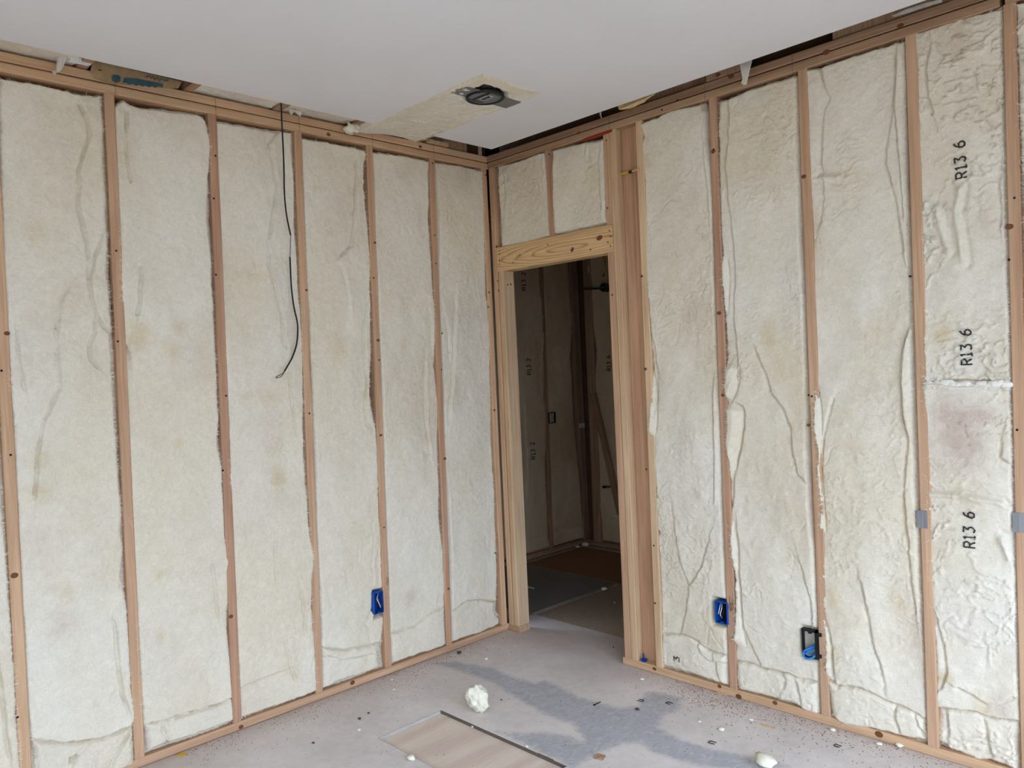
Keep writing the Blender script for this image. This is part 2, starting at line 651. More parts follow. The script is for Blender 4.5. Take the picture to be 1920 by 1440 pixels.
    # two skirt rings so that the batt has real thickness
    V = [wall.xyz(U, Z, DD).reshape(-1, 3)]
    ny, nx = U.shape
    idx = np.arange(ny*nx).reshape(ny, nx)
    F = [np.stack([idx[:-1, :-1], idx[:-1, 1:], idx[1:, 1:], idx[1:, :-1]], -1).reshape(-1, 4)]
    loop = np.concatenate([idx[0, :-1], idx[:-1, -1], idx[-1, :0:-1], idx[:0:-1, 0]])
    Uf, Zf = U.ravel(), Z.ravel()
    cu, cz = Uf.mean(), Zf.mean()
    base = ny*nx
    prev = loop
    for (dd, k) in ((-.024+d0, .013), (back, .013)):
        ou = np.where((S.ravel()[loop] < .001), -1, np.where(S.ravel()[loop] > .999, 1, 0))
        oz = np.where((TT.ravel()[loop] < .001), -1, np.where(TT.ravel()[loop] > .999, 1, 0))
        ring_u = Uf[loop]+ou*k
        ring_z = Zf[loop]+oz*k*.5
        V.append(wall.xyz(ring_u, ring_z, np.full(len(loop), dd)))
        cur = np.arange(base, base+len(loop))
        base += len(loop)
        F.append(np.stack([prev, cur, np.roll(cur, -1), np.roll(prev, -1)], -1))
        prev = cur
    V = np.concatenate(V)
    F = np.concatenate(F)
    # local origin at the foot of the batt
    org = np.array(wall.P((Lz[0, 1]+Rz[0, 1])/2, zb, back))
    o = np_mesh(name, V-org, F, M[mat])
    o.location = org
    bpy.context.view_layer.update()
    # discolouration of the wool itself
    st = np.clip(.30+yellow*(1.7*fbm(U*3.3+seed, Z*2.1, seed+40, 4, .55)), 0, 1)*.75
    st = st+.25*np.clip(fbm(U*11, Z*9, seed+41, 3)*2-.25, 0, 1)
    for (x, y, r, a) in stains:
        p = cv([(x, y)])[0]
        q = np.hypot(U-p[0], (Z-p[1])*.8)/r+.9*fbm(U*16, Z*16, seed+42, 3)
        st = st+.75*a*np.clip(1-q, 0, 1)
    bl = np.zeros_like(U)+.30*np.clip(fbm(U*2.6+7, Z*2.2, seed+50, 3)*2.4, 0, 1)
    for (x, y, r, a) in blush:
        p = cv([(x, y)])[0]
        q = np.hypot(U-p[0], (Z-p[1])*.8)/r+.9*fbm(U*14, Z*14, seed+52, 3)
        bl = bl+a*np.clip(1-q, 0, 1)
    n_extra = len(V)-ny*nx
    for nm, arr in (('stain', st), ('blush', bl)):
        at = o.data.attributes.new(nm, 'FLOAT', 'POINT')
        at.data.foreach_set('value', np.concatenate([np.clip(arr, 0, 1).ravel(), np.full(n_extra, .3)]).astype(np.float32))
    tag(o, label, cat, group)
    # loose fibers: thin ribbons on the rims and over the face
    per = 2*((zt-zb)+wid)
    n1, n2 = int(per*260*fibers), int(wid*(zt-zb)*1100*fibers)
    if n1+n2 > 20:
        k = RNG.integers(0, len(loop), n1)
        # pick a vertex a few rows inside the rim as well
        b1 = np.stack([Uf[loop][k], Zf[loop][k], DD.ravel()[loop][k]], -1)
        b1[:, 0] += (cu-b1[:, 0])*RNG.uniform(0, .05, n1)
        b1[:, 2] = depth(b1[:, 0], b1[:, 1])
        k2 = RNG.integers(0, ny*nx, n2)
        b2 = np.stack([Uf[k2], Zf[k2], DD.ravel()[k2]], -1)
        B = np.concatenate([b1, b2])
        n = len(B)
        ang = RNG.uniform(0, 2*np.pi, n)
        ang[:n1] = np.where(RNG.random(n1) < .7, np.arctan2(RNG.normal(0, .6, n1), np.sign(b1[:, 0]-cu)), ang[:n1])
        lng = RNG.uniform(.006, .020, n)
        lng[n1:] *= 1.25
        bend = RNG.normal(0, 1.1, n)
        lift = RNG.uniform(.05, .6, n)
        lift[n1:] *= .55
        pts = [B]
        for j in range(3):
            a2 = ang+bend*j/3
            st_ = np.stack([np.cos(a2)*lng/3, np.sin(a2)*lng/3, lift*lng/3*(1-.5*j)], -1)
            pts.append(pts[-1]+st_)
        wv = np.stack([-np.sin(ang), np.cos(ang), np.zeros(n)], -1)*RNG.uniform(.00025, .0006, n)[:, None]
        W = []
        for j, p in enumerate(pts):
            ww = wv*(1-.25*j)
            W += [p-ww, p+ww]
        W = np.stack(W, 1).reshape(-1, 3)           # n*8 points (u,z,d)
        FV = wall.xyz(W[:, 0], W[:, 1], W[:, 2]+.0005)-org
        bs = np.arange(n)*8
        FF = np.concatenate([np.stack([bs+2*j, bs+2*j+1, bs+2*j+3, bs+2*j+2], -1) for j in range(3)])
        f = np_mesh('loose_fibers', FV, FF, M['fiber'], None, False)
        f.parent = o
        tag(f, kind='stuff')
    for (txt, x0, y0, x1, y1, hpx) in marks:
        print_mark(wall, txt, (x0, y0), (x1, y1), hpx, depth, o)
    o['_top'] = 0
    del o['_top']
    return o, depth


GLYPH = {'R': [[(0, 0), (0, 6), (3, 6), (4, 5), (4, 4), (3, 3), (0, 3)], [(2, 3), (4, 0)]],
         '1': [[(.6, 0), (3.4, 0)], [(2, 0), (2, 6), (.8, 4.9)]],
         '3': [[(0, 6), (4, 6), (2, 3.6), (3.4, 3.2), (4, 2), (3.3, .4), (1.5, 0), (0, .8)]],
         '6': [[(3.6, 6), (1.6, 5.2), (.2, 3), (0, 1.2), (1, 0), (3, 0), (4, 1.2), (4, 2.2), (3, 3.4), (1, 3.3), (0, 2)]],
         '2': [[(0, 4.9), (1, 6), (3, 6), (4, 5), (4, 4), (0, 0), (4, 0)]]}


def print_mark(wall, txt, p0, p1, hpx, depth, parent):
    """ink lettering stamped sideways on the wool: reads upwards from p0 to p1"""
    u0, z0 = wall.uz(*p0)
    u1, z1 = wall.uz(*p1)
    uh, _ = wall.uz(p0[0]-hpx, p0[1])
    hgt = abs(u0-uh)
    ln = math.hypot(u1-u0, z1-z0)
    n = len(txt)
    adv = ln/(n*5.4-1.4)
    ex, ez = (u1-u0)/ln, (z1-z0)/ln
    wd = hgt*.08
    for i, ch in enumerate(txt):
        if ch == ' ': continue
        V, F = [], []
        for st in GLYPH.get(ch, []):
            pts = []
            for a, b in zip(st[:-1], st[1:]):
                m = max(2, int(math.hypot(b[0]-a[0], b[1]-a[1])*3))
                for k in range(m):
                    pts.append((a[0]+(b[0]-a[0])*k/m, a[1]+(b[1]-a[1])*k/m))
            pts.append(st[-1])
            W = []
            for gx, gy in pts:
                x = (i*5.4+gx)*adv
                y = gy/6*hgt
                W.append((u0+ex*x-ez*y, z0+ez*x+ex*y))
            for j, (u, z) in enumerate(W):
                a, b = W[max(j-1, 0)], W[min(j+1, len(W)-1)]
                tx, tz = b[0]-a[0], b[1]-a[1]
                q = math.hypot(tx, tz) or 1
                tx, tz = tx/q, tz/q
                for sg in (-1, 1):
                    jit = random.uniform(.75, 1.25)
                    uu, zz = u-tz*wd*sg*jit, z+tx*wd*sg*jit
                    V.append((uu, zz))
                if j:
                    b0 = len(V)-4
                    F.append((b0, b0+1, b0+3, b0+2))
        A = np.array(V)
        dd = depth(A[:, 0], A[:, 1])+.003
        o = np_mesh('printed_character', wall.xyz(A[:, 0], A[:, 1], dd), np.array(F), M['ink'], None, True)
        bpy.context.view_layer.update()
        o.parent = parent
        o.matrix_parent_inverse = parent.matrix_world.inverted()
        tag(o, label='black stamped character '+ch)


class CeilWall(Wall):
    """the underside of the ceiling: u runs along y, z along x, d points down"""
    def __init__(s, pos):
        s.kind, s.pos = 'C', pos

    def uz(s, x, y, d=0.0):
        p = on_z(x, y, s.pos-d)
        return p[1], p[0]

    def P(s, u, z, d=0.0):
        return (z, u, s.pos-d)

    def xyz(s, u, z, d):
        u, z, d = np.broadcast_arrays(u, z, d)
        return np.stack([z, u, s.pos-d], -1)


WC = CeilWall(ZC)


def wbox(wall, u0, u1, z0, z1, d0, d1):
    a, b = wall.P(u0, z0, d0), wall.P(u1, z1, d1)
    return (min(a[0], b[0]), max(a[0], b[0]), min(a[1], b[1]), max(a[1], b[1]), min(a[2], b[2]), max(a[2], b[2]))


# ================================================================== SETTING
ATT = H+.45
m_warm_bounce = plain('warm_bounce_wall', srgb(190, 178, 150), .9, 0, .1)  # unseen walls, tinted tan to warm the light they bounce


def ceiling_mat():
    m, nt, b = new_mat('ceiling_board')
    tc = node(nt, 'ShaderNodeTexCoord')
    n = noise(nt, tc.outputs['Object'], 1.7, 4)
    r = ramp(nt, [(.3, srgb(221, 218, 215)), (.7, srgb(227, 224, 222))])
    nt.links.new(n.outputs[0], r.inputs[0])
    nt.links.new(r.outputs[0], b.inputs['Base Color'])
    b.inputs['Roughness'].default_value = .9
    b.inputs['Specular IOR Level'].default_value = .1
    n2 = noise(nt, tc.outputs['Object'], 400, 2)
    bump(nt, b, n2.outputs[0], .06, .0005)
    return m


M['ceiling'] = ceiling_mat()
M['earth'] = plain('outside_ground', srgb(98, 90, 80), 1.0)
M['roof'] = plain('roof_boards', srgb(60, 44, 34), .95)

# ground outside and the shell of the house
tag(boxes('ground', [(-30, 30, -30, 30, -.42, -.40)], M['earth']), kind='structure')
wl = tag(boxes('wall_left', [(-.101, -.0889, RY, .02, -.012, ATT)], M['sheathing']), kind='structure')
wr = tag(boxes('wall_right', [(.93, RX, .0889, .101, -.012, ATT), (.02, .93, .0889, .101, 2.225, ATT)], M['sheathing']), kind='structure')
y0, y1, z0, z1 = WIN_SIDE
tag(boxes('wall_side', [(RX, RX+.12, RY, y0, -.012, ATT), (RX, RX+.12, y1, .1, -.012, ATT),
                        (RX, RX+.12, y0, y1, -.012, z0), (RX, RX+.12, y0, y1, z1, ATT)], m_warm_bounce), kind='structure')
x0, x1, z0, z1 = WIN_FRONT
tag(boxes('wall_front', [(-.1, x0, RY-.12, RY, -.012, ATT), (x1, RX+.12, RY-.12, RY, -.012, ATT),
                         (x0, x1, RY-.12, RY, -.012, z0), (x0, x1, RY-.12, RY, z1, ATT)], m_warm_bounce), kind='structure')
tag(boxes('roof', [(-1.3, RX+.12, RY-.12, 2.2, ATT, ATT+.02)], M['roof']), kind='structure')
# closet shell behind the doorway
CX1 = 1.35
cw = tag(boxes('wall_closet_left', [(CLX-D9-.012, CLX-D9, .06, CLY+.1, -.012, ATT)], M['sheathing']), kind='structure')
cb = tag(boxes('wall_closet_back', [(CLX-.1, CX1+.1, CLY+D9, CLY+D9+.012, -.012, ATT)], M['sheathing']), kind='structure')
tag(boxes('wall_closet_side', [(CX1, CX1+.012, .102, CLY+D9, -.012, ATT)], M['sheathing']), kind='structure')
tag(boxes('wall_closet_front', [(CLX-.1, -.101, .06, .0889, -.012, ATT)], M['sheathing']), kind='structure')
tag(boxes('ceiling_closet', [(CLX-.1, CX1, .102, CLY+D9, H, H+.012)], M['roof']), kind='structure')

# ---------------------------------------------------------------- ceiling board with the cut slot
ce = tag(boxes('ceiling', [(.885, RX, RY, -.10, ZC, H), (.134, .885, RY, -.876, ZC, H), (.150, .885, -.515, -.10, ZC, H)], M['ceiling']), kind='structure')

# ---------------------------------------------------------------- floor
PX0, PX1, PY0, PY1 = .528, 1.285, -1.279, -.937      # place where the board is left out and the plywood shows
POLYS = [[(813, 1243), (857, 1241), (923, 1252), (963, 1268), (1003, 1280), (1023, 1276), (1073, 1299), (1107, 1312), (1160, 1327),
          (1200, 1325), (1210, 1301), (1230, 1296), (1281, 1308), (1273, 1331), (1240, 1344), (1236, 1364), (1281, 1388), (1341, 1405),
          (1480, 1437), (1420, 1450), (1330, 1440), (1261, 1424), (1220, 1411), (1200, 1394), (1180, 1393), (1150, 1402), (1123, 1410), (1070, 1445),
          (1040, 1425), (932, 1372), (965, 1374), (1020, 1374), (1060, 1378), (1095, 1390), (1073, 1357), (1017, 1338), (957, 1303), (923, 1281), (873, 1263)]]


def poly_sd(X, Y, P):
    d = np.full(X.shape, 1e9)
    ins = np.zeros(X.shape, bool)
    for (a, b) in zip(P, P[1:]+P[:1]):
        dx, dy = b[0]-a[0], b[1]-a[1]
        t = np.clip(((X-a[0])*dx+(Y-a[1])*dy)/(dx*dx+dy*dy+1e-12), 0, 1)
        d = np.minimum(d, np.hypot(X-a[0]-t*dx, Y-a[1]-t*dy))
        c = ((a[1] > Y) != (b[1] > Y))
        xx = a[0]+(Y-a[1])*dx/(dy if abs(dy) > 1e-12 else 1e-12)
        ins ^= c & (X < xx)
    return np.where(ins, d, -d)


def floor_mat():
    m, nt, b = new_mat('floor_board')
    L = nt.links
    tc = node(nt, 'ShaderNodeTexCoord')
    P = tc.outputs['Object']
    at = node(nt, 'ShaderNodeAttribute', attribute_name='patch')
    n0 = noise(nt, P, 2.6, 5, .6)
    n1 = noise(nt, P, 26, 5, .65, .5)
    n2 = noise(nt, mapping(nt, P, (26, 14, 1), rot=(0, 0, .5)), 1.0, 6, .72, 1.8)
    r0 = ramp(nt, [(.3, srgb(210, 202, 197)), (.7, srgb(229, 222, 217))])
    L.new(n0.outputs[0], r0.inputs[0])
    base = r0.outputs[0]
    r1 = ramp(nt, [(.3, (.90, .89, .88, 1)), (.7, (1.05, 1.05, 1.05, 1))])
    L.new(n1.outputs[0], r1.inputs[0])
    base = mix(nt, 'MULTIPLY', .8, base, r1.outputs[0])
    r2 = ramp(nt, [(.34, srgb(150, 152, 158)), (.55, srgb(172, 174, 180)), (.72, srgb(200, 202, 206))])
    L.new(n2.outputs[0], r2.inputs[0])
    ad = node(nt, 'ShaderNodeMath', operation='MULTIPLY_ADD')
    L.new(n1.outputs[0], ad.inputs[0])
    ad.inputs[1].default_value = .09
    ad.inputs[2].default_value = -.045
    sm = node(nt, 'ShaderNodeMath', operation='ADD')
    L.new(ad.outputs[0], sm.inputs[0])
    L.new(at.outputs['Fac'], sm.inputs[1])
    mr = node(nt, 'ShaderNodeMapRange')
    mr.inputs[1].default_value, mr.inputs[2].default_value = -.014, .022
    mr.inputs[3].default_value, mr.inputs[4].default_value = 0, .8
    L.new(sm.outputs[0], mr.inputs[0])
    c = mix(nt, 'MIX', mr.outputs[0], base, r2.outputs[0])
    # brown dust settled along the plates
    a2 = node(nt, 'ShaderNodeAttribute', attribute_name='dust')
    n3 = noise(nt, P, 160, 3, .7)
    mm = node(nt, 'ShaderNodeMath', operation='MULTIPLY')
    L.new(n3.outputs[0], mm.inputs[0])
    L.new(a2.outputs['Fac'], mm.inputs[1])
    c = mix(nt, 'MIX', mm.outputs[0], c, srgb(150, 116, 92))
    L.new(c, b.inputs['Base Color'])
    b.inputs['Roughness'].default_value = .75
    b.inputs['Specular IOR Level'].default_value = .25
    bump(nt, b, n1.outputs[0], .12, .002)
    return m


M['floor'] = floor_mat()


def ply_mat():
    m, nt, b = new_mat('plywood')
    L = nt.links
    tc = node(nt, 'ShaderNodeTexCoord')
    P = tc.outputs['Object']
    wv = node(nt, 'ShaderNodeTexWave', wave_type='BANDS', bands_direction='X', wave_profile='SIN')
    L.new(mapping(nt, P, (1, .35, 1)), wv.inputs['Vector'])
    wv.inputs['Scale'].default_value = 2.0
    wv.inputs['Distortion'].default_value = 9
    wv.inputs['Detail'].default_value = 3
    wv.inputs['Detail Scale'].default_value = 1.0
    g = noise(nt, mapping(nt, P, (90, 6, 1)), 1.0, 4, .6)
    r = ramp(nt, [(.1, srgb(216, 196, 182)), (.5, srgb(222, 205, 189)), (.9, srgb(226, 211, 195))])
    L.new(wv.outputs[1], r.inputs[0])
    r2 = ramp(nt, [(.3, (.86, .84, .82, 1)), (.7, (1.05, 1.05, 1.05, 1))])
    L.new(g.outputs[0], r2.inputs[0])
    c = mix(nt, 'MULTIPLY', .7, r.outputs[0], r2.outputs[0])
    L.new(c, b.inputs['Base Color'])
    b.inputs['Roughness'].default_value = .8
    bump(nt, b, g.outputs[0], .2, .001)
    return m


M['ply'] = ply_mat()
fl = tag(boxes('floor', [(-1.2, RX+.1, RY-.1, 2.1, -.06, -.0125)], M['ply']), kind='structure')


def floor_panel():
    gx = np.unique(np.concatenate([np.arange(-.09, 2.9, .012), np.arange(2.9, RX+.01, .1), [PX0, PX1, RX]]).round(4))
    gy = np.unique(np.concatenate([np.arange(RY, -2.3, .1), np.arange(-2.3, .30, .012), [PY0, PY1, .30]]).round(4))
    X, Y = np.meshgrid(gx, gy)
    Z = .0012*fbm(X*5, Y*5, 3, 3)
    nx, ny = len(gx), len(gy)
    idx = np.arange(nx*ny).reshape(ny, nx)
    F = np.stack([idx[:-1, :-1], idx[:-1, 1:], idx[1:, 1:], idx[1:, :-1]], -1).reshape(-1, 4)
    cx, cy = (X[:-1, :-1]+X[1:, 1:]).ravel()/2, (Y[:-1, :-1]+Y[1:, 1:]).ravel()/2
    hole = (cx > PX0) & (cx < PX1) & (cy > PY0) & (cy < PY1)
    gap = (cx < -.066) | ((cy > .12) & (cx > .95))
    F = F[~(hole)]
    V = np.stack([X, Y, Z], -1).reshape(-1, 3)
    # cut faces round the opening and outer rim
    extra_v, extra_f = [], []
    def side(pts):
        b = len(V)+len(extra_v)
        for p in pts:
            extra_v.append((p[0], p[1], 0.0)); extra_v.append((p[0], p[1], -.0124))
        for i in range(len(pts)-1):
            extra_f.append((b+2*i, b+2*i+1, b+2*i+3, b+2*i+2))
    side([(-.09, RY), (RX, RY), (RX, .30), (-.09, .30), (-.09, RY)])
    o = np_mesh('underlayment', np.concatenate([V, np.array(extra_v)]), np.concatenate([F, np.array(extra_f)]), M['floor'], None, False)
    o.parent = fl
    P = [tuple(on_z(x, y)[:2]) for x, y in POLYS[0]]
    sd = np.clip(poly_sd(X, Y, P), -.1, .1)
    sd = sd+.02*fbm(X*9, Y*9, 8, 3)
    du = np.exp(-np.clip(X, 0, 9)/.16)+np.exp(-np.clip(-Y, 0, 9)/.18)
    du = np.clip(du*.9+.25*fbm(X*6, Y*6, 12, 3), 0, 1)*.75
    ne = len(extra_v)
    for nm, a in (('patch', sd), ('dust', du)):
        t = o.data.attributes.new(nm, 'FLOAT', 'POINT')
        t.data.foreach_set('value', np.concatenate([a.ravel(), np.full(ne, -.1 if nm == 'patch' else .3)]).astype(np.float32))
    return o


floor_panel()
M['cut_shade'] = plain('shaded_cut_edge', srgb(104, 92, 82), .95)  # shade on the far cut face, painted into its colour
M['cut_pale'] = plain('pale_cut_edge', srgb(178, 172, 166), .95)
boxes('cut_edge', [(PX0, PX1, PY1-.004, PY1+.004, -.0124, -.0002)], M['cut_shade'], fl)
boxes('cut_edge', [(PX0-.004, PX0+.003, PY0, PY1-.004, -.0124, -.0002)], M['cut_pale'], fl)
boxes('cut_edge', [(PX1-.003, PX1+.004, PY0, PY1-.004, -.0124, -.0002)], M['cut_pale'], fl)
boxes('cut_edge', [(PX0, PX1, PY0-.004, PY0+.003, -.0124, -.0002)], M['cut_pale'], fl)
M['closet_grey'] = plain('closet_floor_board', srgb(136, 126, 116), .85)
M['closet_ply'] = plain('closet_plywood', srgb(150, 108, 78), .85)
boxes('floor_panel', [(CLX, -.10, .30, 1.14, -.0124, -.0004)], M['closet_grey'], fl)
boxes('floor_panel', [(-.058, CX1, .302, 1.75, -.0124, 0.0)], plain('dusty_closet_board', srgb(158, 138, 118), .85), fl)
boxes('floor_panel', [(-.99, -.066, 1.15, 1.84, -.0124, -.0002)], M['closet_ply'], fl)

# ---------------------------------------------------------------- framing, left wall
def stud(wall, u_bot, u_top, mat, parent, z0=T, z1=H-2*T, d_face=0.0, w=T, dep=D9, name='stud', knots=(), nails=(), warp=.002):
    a = wall.P(u_bot, z0, d_face-dep/2)
    b = wall.P(u_top, z1, d_face-dep/2)
    ac = Vector(wall.P(1, 0, 0))-Vector(wall.P(0, 0, 0))
    o = lumber(name, a, b, ac, w, dep, mat, parent, warp=warp)
    for (x, y, s) in knots:
        u, z = wall.uz(x, y, d_face)
        disc_on('knot', wall, u, z, d_face+.0004, .010*s, .008*s, .0006, M['knot'], o)
    for (x, y) in nails:
        u, z = wall.uz(x, y, d_face)
        disc_on('nail_hole', wall, u, z, d_face+.0006, .0045, .0045, .0006, M['hole'], o, 8)
    return o


def stud_px(wall, top, bot, edge, mat, parent, **k):
    """stud whose right (edge=-1) or left (edge=+1) face corner is traced at two heights"""
    u1, zz1 = wall.uz(*top)
    u0, zz0 = wall.uz(*bot)
    sl = (u1-u0)/(zz1-zz0)
    zb, zt = k.get('z0', T), H-2*T
    return stud(wall, u0+sl*(zb-zz0)+edge*T/2, u0+sl*(zt-zz0)+edge*T/2, mat, parent, **k)


# plates
for zc, mt in ((T/2, 'wood'), (H-1.5*T-.0016, 'wood'), (H-.5*T, 'wood')):
    lumber('bottom_plate' if zc < 1 else 'top_plate', (-D9/2, RY, zc), (-D9/2, .0 if zc < 1 else .006, zc), (0, 0, 1), T-.0034, D9, M[mt], wl, seg=24, warp=.0006)
stud_px(WL, (9, 480), (53, 1327), -1, M['wood'], wl, knots=[(27, 1079, 1.3), (13, 625, 1.0)], nails=[(3, 695), (20, 853), (33, 1345)])
stud_px(WL, (215, 183), (272, 1417), -1, M['wood'], wl, nails=[(218, 470), (221, 640)])
stud_px(WL, (406, 223), (453, 1350), -1, M['wood_pink'], wl, knots=[(433, 1156, 1.1)], nails=[(404, 292), (401, 372), (405, 515), (424, 742), (418, 882)])
stud_px(WL, (566, 253), (606, 1300), -1, M['wood'], wl, knots=[(574.5, 544, .7)], nails=[(580, 775)])
stud_px(WL, (699, 279), (735, 1250), -1, M['wood'], wl, knots=[(709, 638, 1.0), (714, 816, .9), (703, 455, .8)], nails=[(701, 521), (711, 675), (720, 989)])
stud_px(WL, (815, 301), (848, 1208), -1, M['wood_pink'], wl, knots=[(834, 860, 1.0), (841, 1104, .8)], nails=[(817.5, 494), (828, 693), (815, 441), (829, 625), (811, 306)])
stud(WL, -T/2-.003, -T/2-.003, M['wood'], wl, nails=[(911, 328), (916, 576), (929, 1037)], knots=[(917, 548, .7), (927, 769, .9)])
stud(WL, -2.838, -2.838, M['wood'], wl)
stud(WL, -3.245, -3.245, M['wood'], wl)
# pencil ticks across the plates where the studs stand
for x, y0p, y1p in ((217, 164, 179), (405, 184, 213), (562, 223, 253), (699, 259, 279), (814, 272, 300)):
    u, z = WL.uz(x, y1p)
    boxes('pencil_tick', [wbox(WL, u-.0008, u+.0008, H-2*T, H-.004, -.0005, .0004)], M['pencil'], wl)

# ---------------------------------------------------------------- framing, right wall
lumber('bottom_plate', (.836, D9/2, T/2), (RX, D9/2, T/2), (0, 0, 1), T-.0012, D9, M['wood'], wr, seg=20, warp=.0006)
lumber('bottom_plate', (.004, D9/2, T/2), (.094, D9/2, T/2), (0, 0, 1), T-.0012, D9, M['wood'], wr, seg=2, warp=0)
lumber('top_plate', (.004, D9/2, H-1.5*T-.0016), (2.572, D9/2, H-1.5*T-.0016), (0, 0, 1), T-.0034, D9, M['wood_brown'], wr, seg=16, warp=.0006)
lumber('top_plate', (2.588, D9/2, H-1.5*T-.0016), (RX, D9/2, H-1.5*T-.0016), (0, 0, 1), T-.0034, D9, M['wood_brown'], wr, seg=8, warp=.0006)
lumber('top_plate', (.004, D9/2, H-.5*T), (2.572, D9/2, H-.5*T), (0, 0, 1), T-.0034, D9, M['wood_brown'], wr, seg=20, warp=.0006)
lumber('top_plate', (2.584, D9/2, H-.5*T), (RX, D9/2, H-.5*T), (0, 0, 1), T-.0034, D9, M['wood_brown'], wr, seg=8, warp=.0006)
HZ0, HZ1 = 2.079, 2.217
stud(WR, .0295, .0295, M['wood'], wr, nails=[(935, 545), (933, 527), (940, 1037)], name='king_stud', w=.036, knots=[(931, 462, .8)])
stud(WR, .0715, .0715, M['wood_pale'], wr, z1=HZ0, name='jack_stud', w=.040, nails=[(952, 534), (958, 533)])
stud(WR, .868, .868, M['wood'], wr, z1=HZ0, name='jack_stud', w=.039, knots=[(1148, 553, .7)])
stud(WR, .9075, .9075, M['wood_pale'], wr, name='king_stud', w=.038, nails=[(1150, 1213)], knots=[(1152, 1130, .6)])
# the flat backing stud in the recess, then the next stud
lumber('backing_stud', (.9275+.0565, .0635, T), (.9275+.0565, .0635, H-2*T), (1, 0, 0), .112, T, M['wood_pink'], wr, warp=.001)
stud_px(WR, (1190.5, 235), (1229.5, 1249), 1, M['wood_pale'], wr, knots=[(1203, 518, .8), (1210, 692, .9), (1228, 1131, .7)], nails=[(1212, 880), (1226, 1023)])
stud_px(WR, (1328, 192), (1367, 1284), 1, M['wood_pink'], wr, knots=[(1337, 284, 1.2), (1348, 587, 1.1), (1355, 741, .9)], nails=[(1338, 280)])
stud_px(WR, (1495, 140), (1539, 1340), 1, M['wood'], wr, knots=[(1507, 331, 1.1), (1516, 797, .8)], nails=[(1522, 743), (1516, 741)])
stud_px(WR, (1696, 75), (1738, 1390), 1, M['wood'], wr, knots=[(1708, 518, .5)], nails=[(1706, 518)])
stud_px(WR, (1881, 19), (1914, 1384), 1, M['wood'], wr, knots=[(1893, 425, 1.3)], nails=[(1902, 371), (1892, 487), (1907, 806)])
stud(WR, 2.985, 2.985, M['wood'], wr)
stud(WR, 3.391, 3.391, M['wood'], wr)
# cripples over the header and the header itself
stud_px(WR, (1021.5, 286), (1030, 440), 1, M['wood_pink'], wr, z0=HZ1, name='cripple_stud', nails=[(1030, 289)])
stud(WR, .868, .868, M['wood'], wr, z0=HZ1, name='cripple_stud', w=.038, knots=[(1139, 390, .6), (1137, 263, .5)])
hd = lumber('header', (.050, -.0015+D9/2, (HZ0+HZ1)/2), (.887, -.0015+D9/2, (HZ0+HZ1)/2), (0, 0, 1), HZ1-HZ0, D9, M['pine'], wr, seg=12, warp=.0005)
for x, y, ru, rz, ro in ((1124, 446, .026, .016, .2), (1073, 468, .018, .012, .9), (1107, 468, .008, .005, 0)):
    u, z = WR.uz(x, y, .0015)
    disc_on('knot', WR, u, z, .0018, ru*.8, rz*.8, .0006, M['knot'], hd, 14, ro)
for x, y in ((936.5, 470), (937, 476), (936.5, 487), (936.5, 490), (936.5, 495.5), (1142.5, 432.5), (1145, 443), (1144.5, 461), (1140, 454), (975, 478), (962, 492), (1027, 459)):
    u, z = WR.uz(x, y, .0015)
    disc_on('nail_hole', WR, u, z, .0018, .0038, .0038, .0006, M['hole'], hd, 8)
for x, wal in ((1143, WR), (1324, WR), (1490, WR)):
    u, z = WR.uz(x, 240)
    boxes('pencil_tick', [wbox(WR, u-.0008, u+.0008, H-2*T, H-.004, -.0005, .0004)], M['pencil'], wr)
for x, y in ((1241, 206), (1270, 188)):
    u, z = WR.uz(x, y)
    disc_on('nail_hole', WR, u, z, .0004, .005, .005, .0006, M['hole'], wr, 8)
for x, y, s in ((1371, 143, 1.2), (1549, 98, 1.2), (1688, 48, 1.0), (1346, 140, .9), (1085, 249, .8)):
    u, z = WR.uz(x, y)
    disc_on('knot', WR, u, z, .0003, .013*s, .009*s, .0006, M['knot'], wr)
for x, y, s in ((788, 275, .9), (616, 252, 1.0), (452, 1363, 1.0), (661, 1280, 1.2)):
    u, z = WL.uz(x, y)
    disc_on('knot', WL, u, z, .0003, .012*s, .009*s, .0006, M['knot'], wl)
for x, y, s in ((1227, 1254, 1.0), (1385, 1306, 1.3), (1349, 1287, .9), (1453, 1318, 1.0), (1648, 1377, 1.4)):
    u, z = WR.uz(x, y)
    disc_on('knot', WR, u, z, .0003, .012*s, .009*s, .0006, M['knot'], wr)

# ---------------------------------------------------------------- framing, closet
lumber('bottom_plate', (CLX-D9/2, .10, T/2), (CLX-D9/2, CLY+D9, T/2), (0, 0, 1), T, D9, M['wood_brown'], cw, seg=4, warp=0)
lumber('bottom_plate', (CLX, CLY+D9/2, T/2), (CX1, CLY+D9/2, T/2), (0, 0, 1), T, D9, M['wood_brown'], cb, seg=4, warp=0)


def stud_mid(wall, px, mat, parent, w=T, **k):
    (xa, ya), (xb, yb) = px
    ua, za = wall.uz(xa, ya)
    ub, zb = wall.uz(xb, yb)
    sl = (ua-ub)/(za-zb)
    return stud(wall, ub+sl*(T-zb), ub+sl*(H-.1-zb), mat, parent, w=w, z1=H-.1, **k)


stud_mid(CL, ((1016, 502), (1035, 1010)), M['wood_brown'], cw)
stud_mid(CL, ((1079, 540), (1101, 1000)), M['wood_brown'], cw, w=.075)
stud_mid(CL, ((1086.5, 540), (1108, 1000)), M['wood_dark'], cw, w=.03)
stud_mid(CR, ((1101, 540), (1119, 980)), M['wood_brown'], cb, w=.085)
lumber('stud', (.03, CLY+D9/2, T), (.03, CLY+D9/2, H-.1), (1, 0, 0), T, D9, M['wood_brown'], cb)
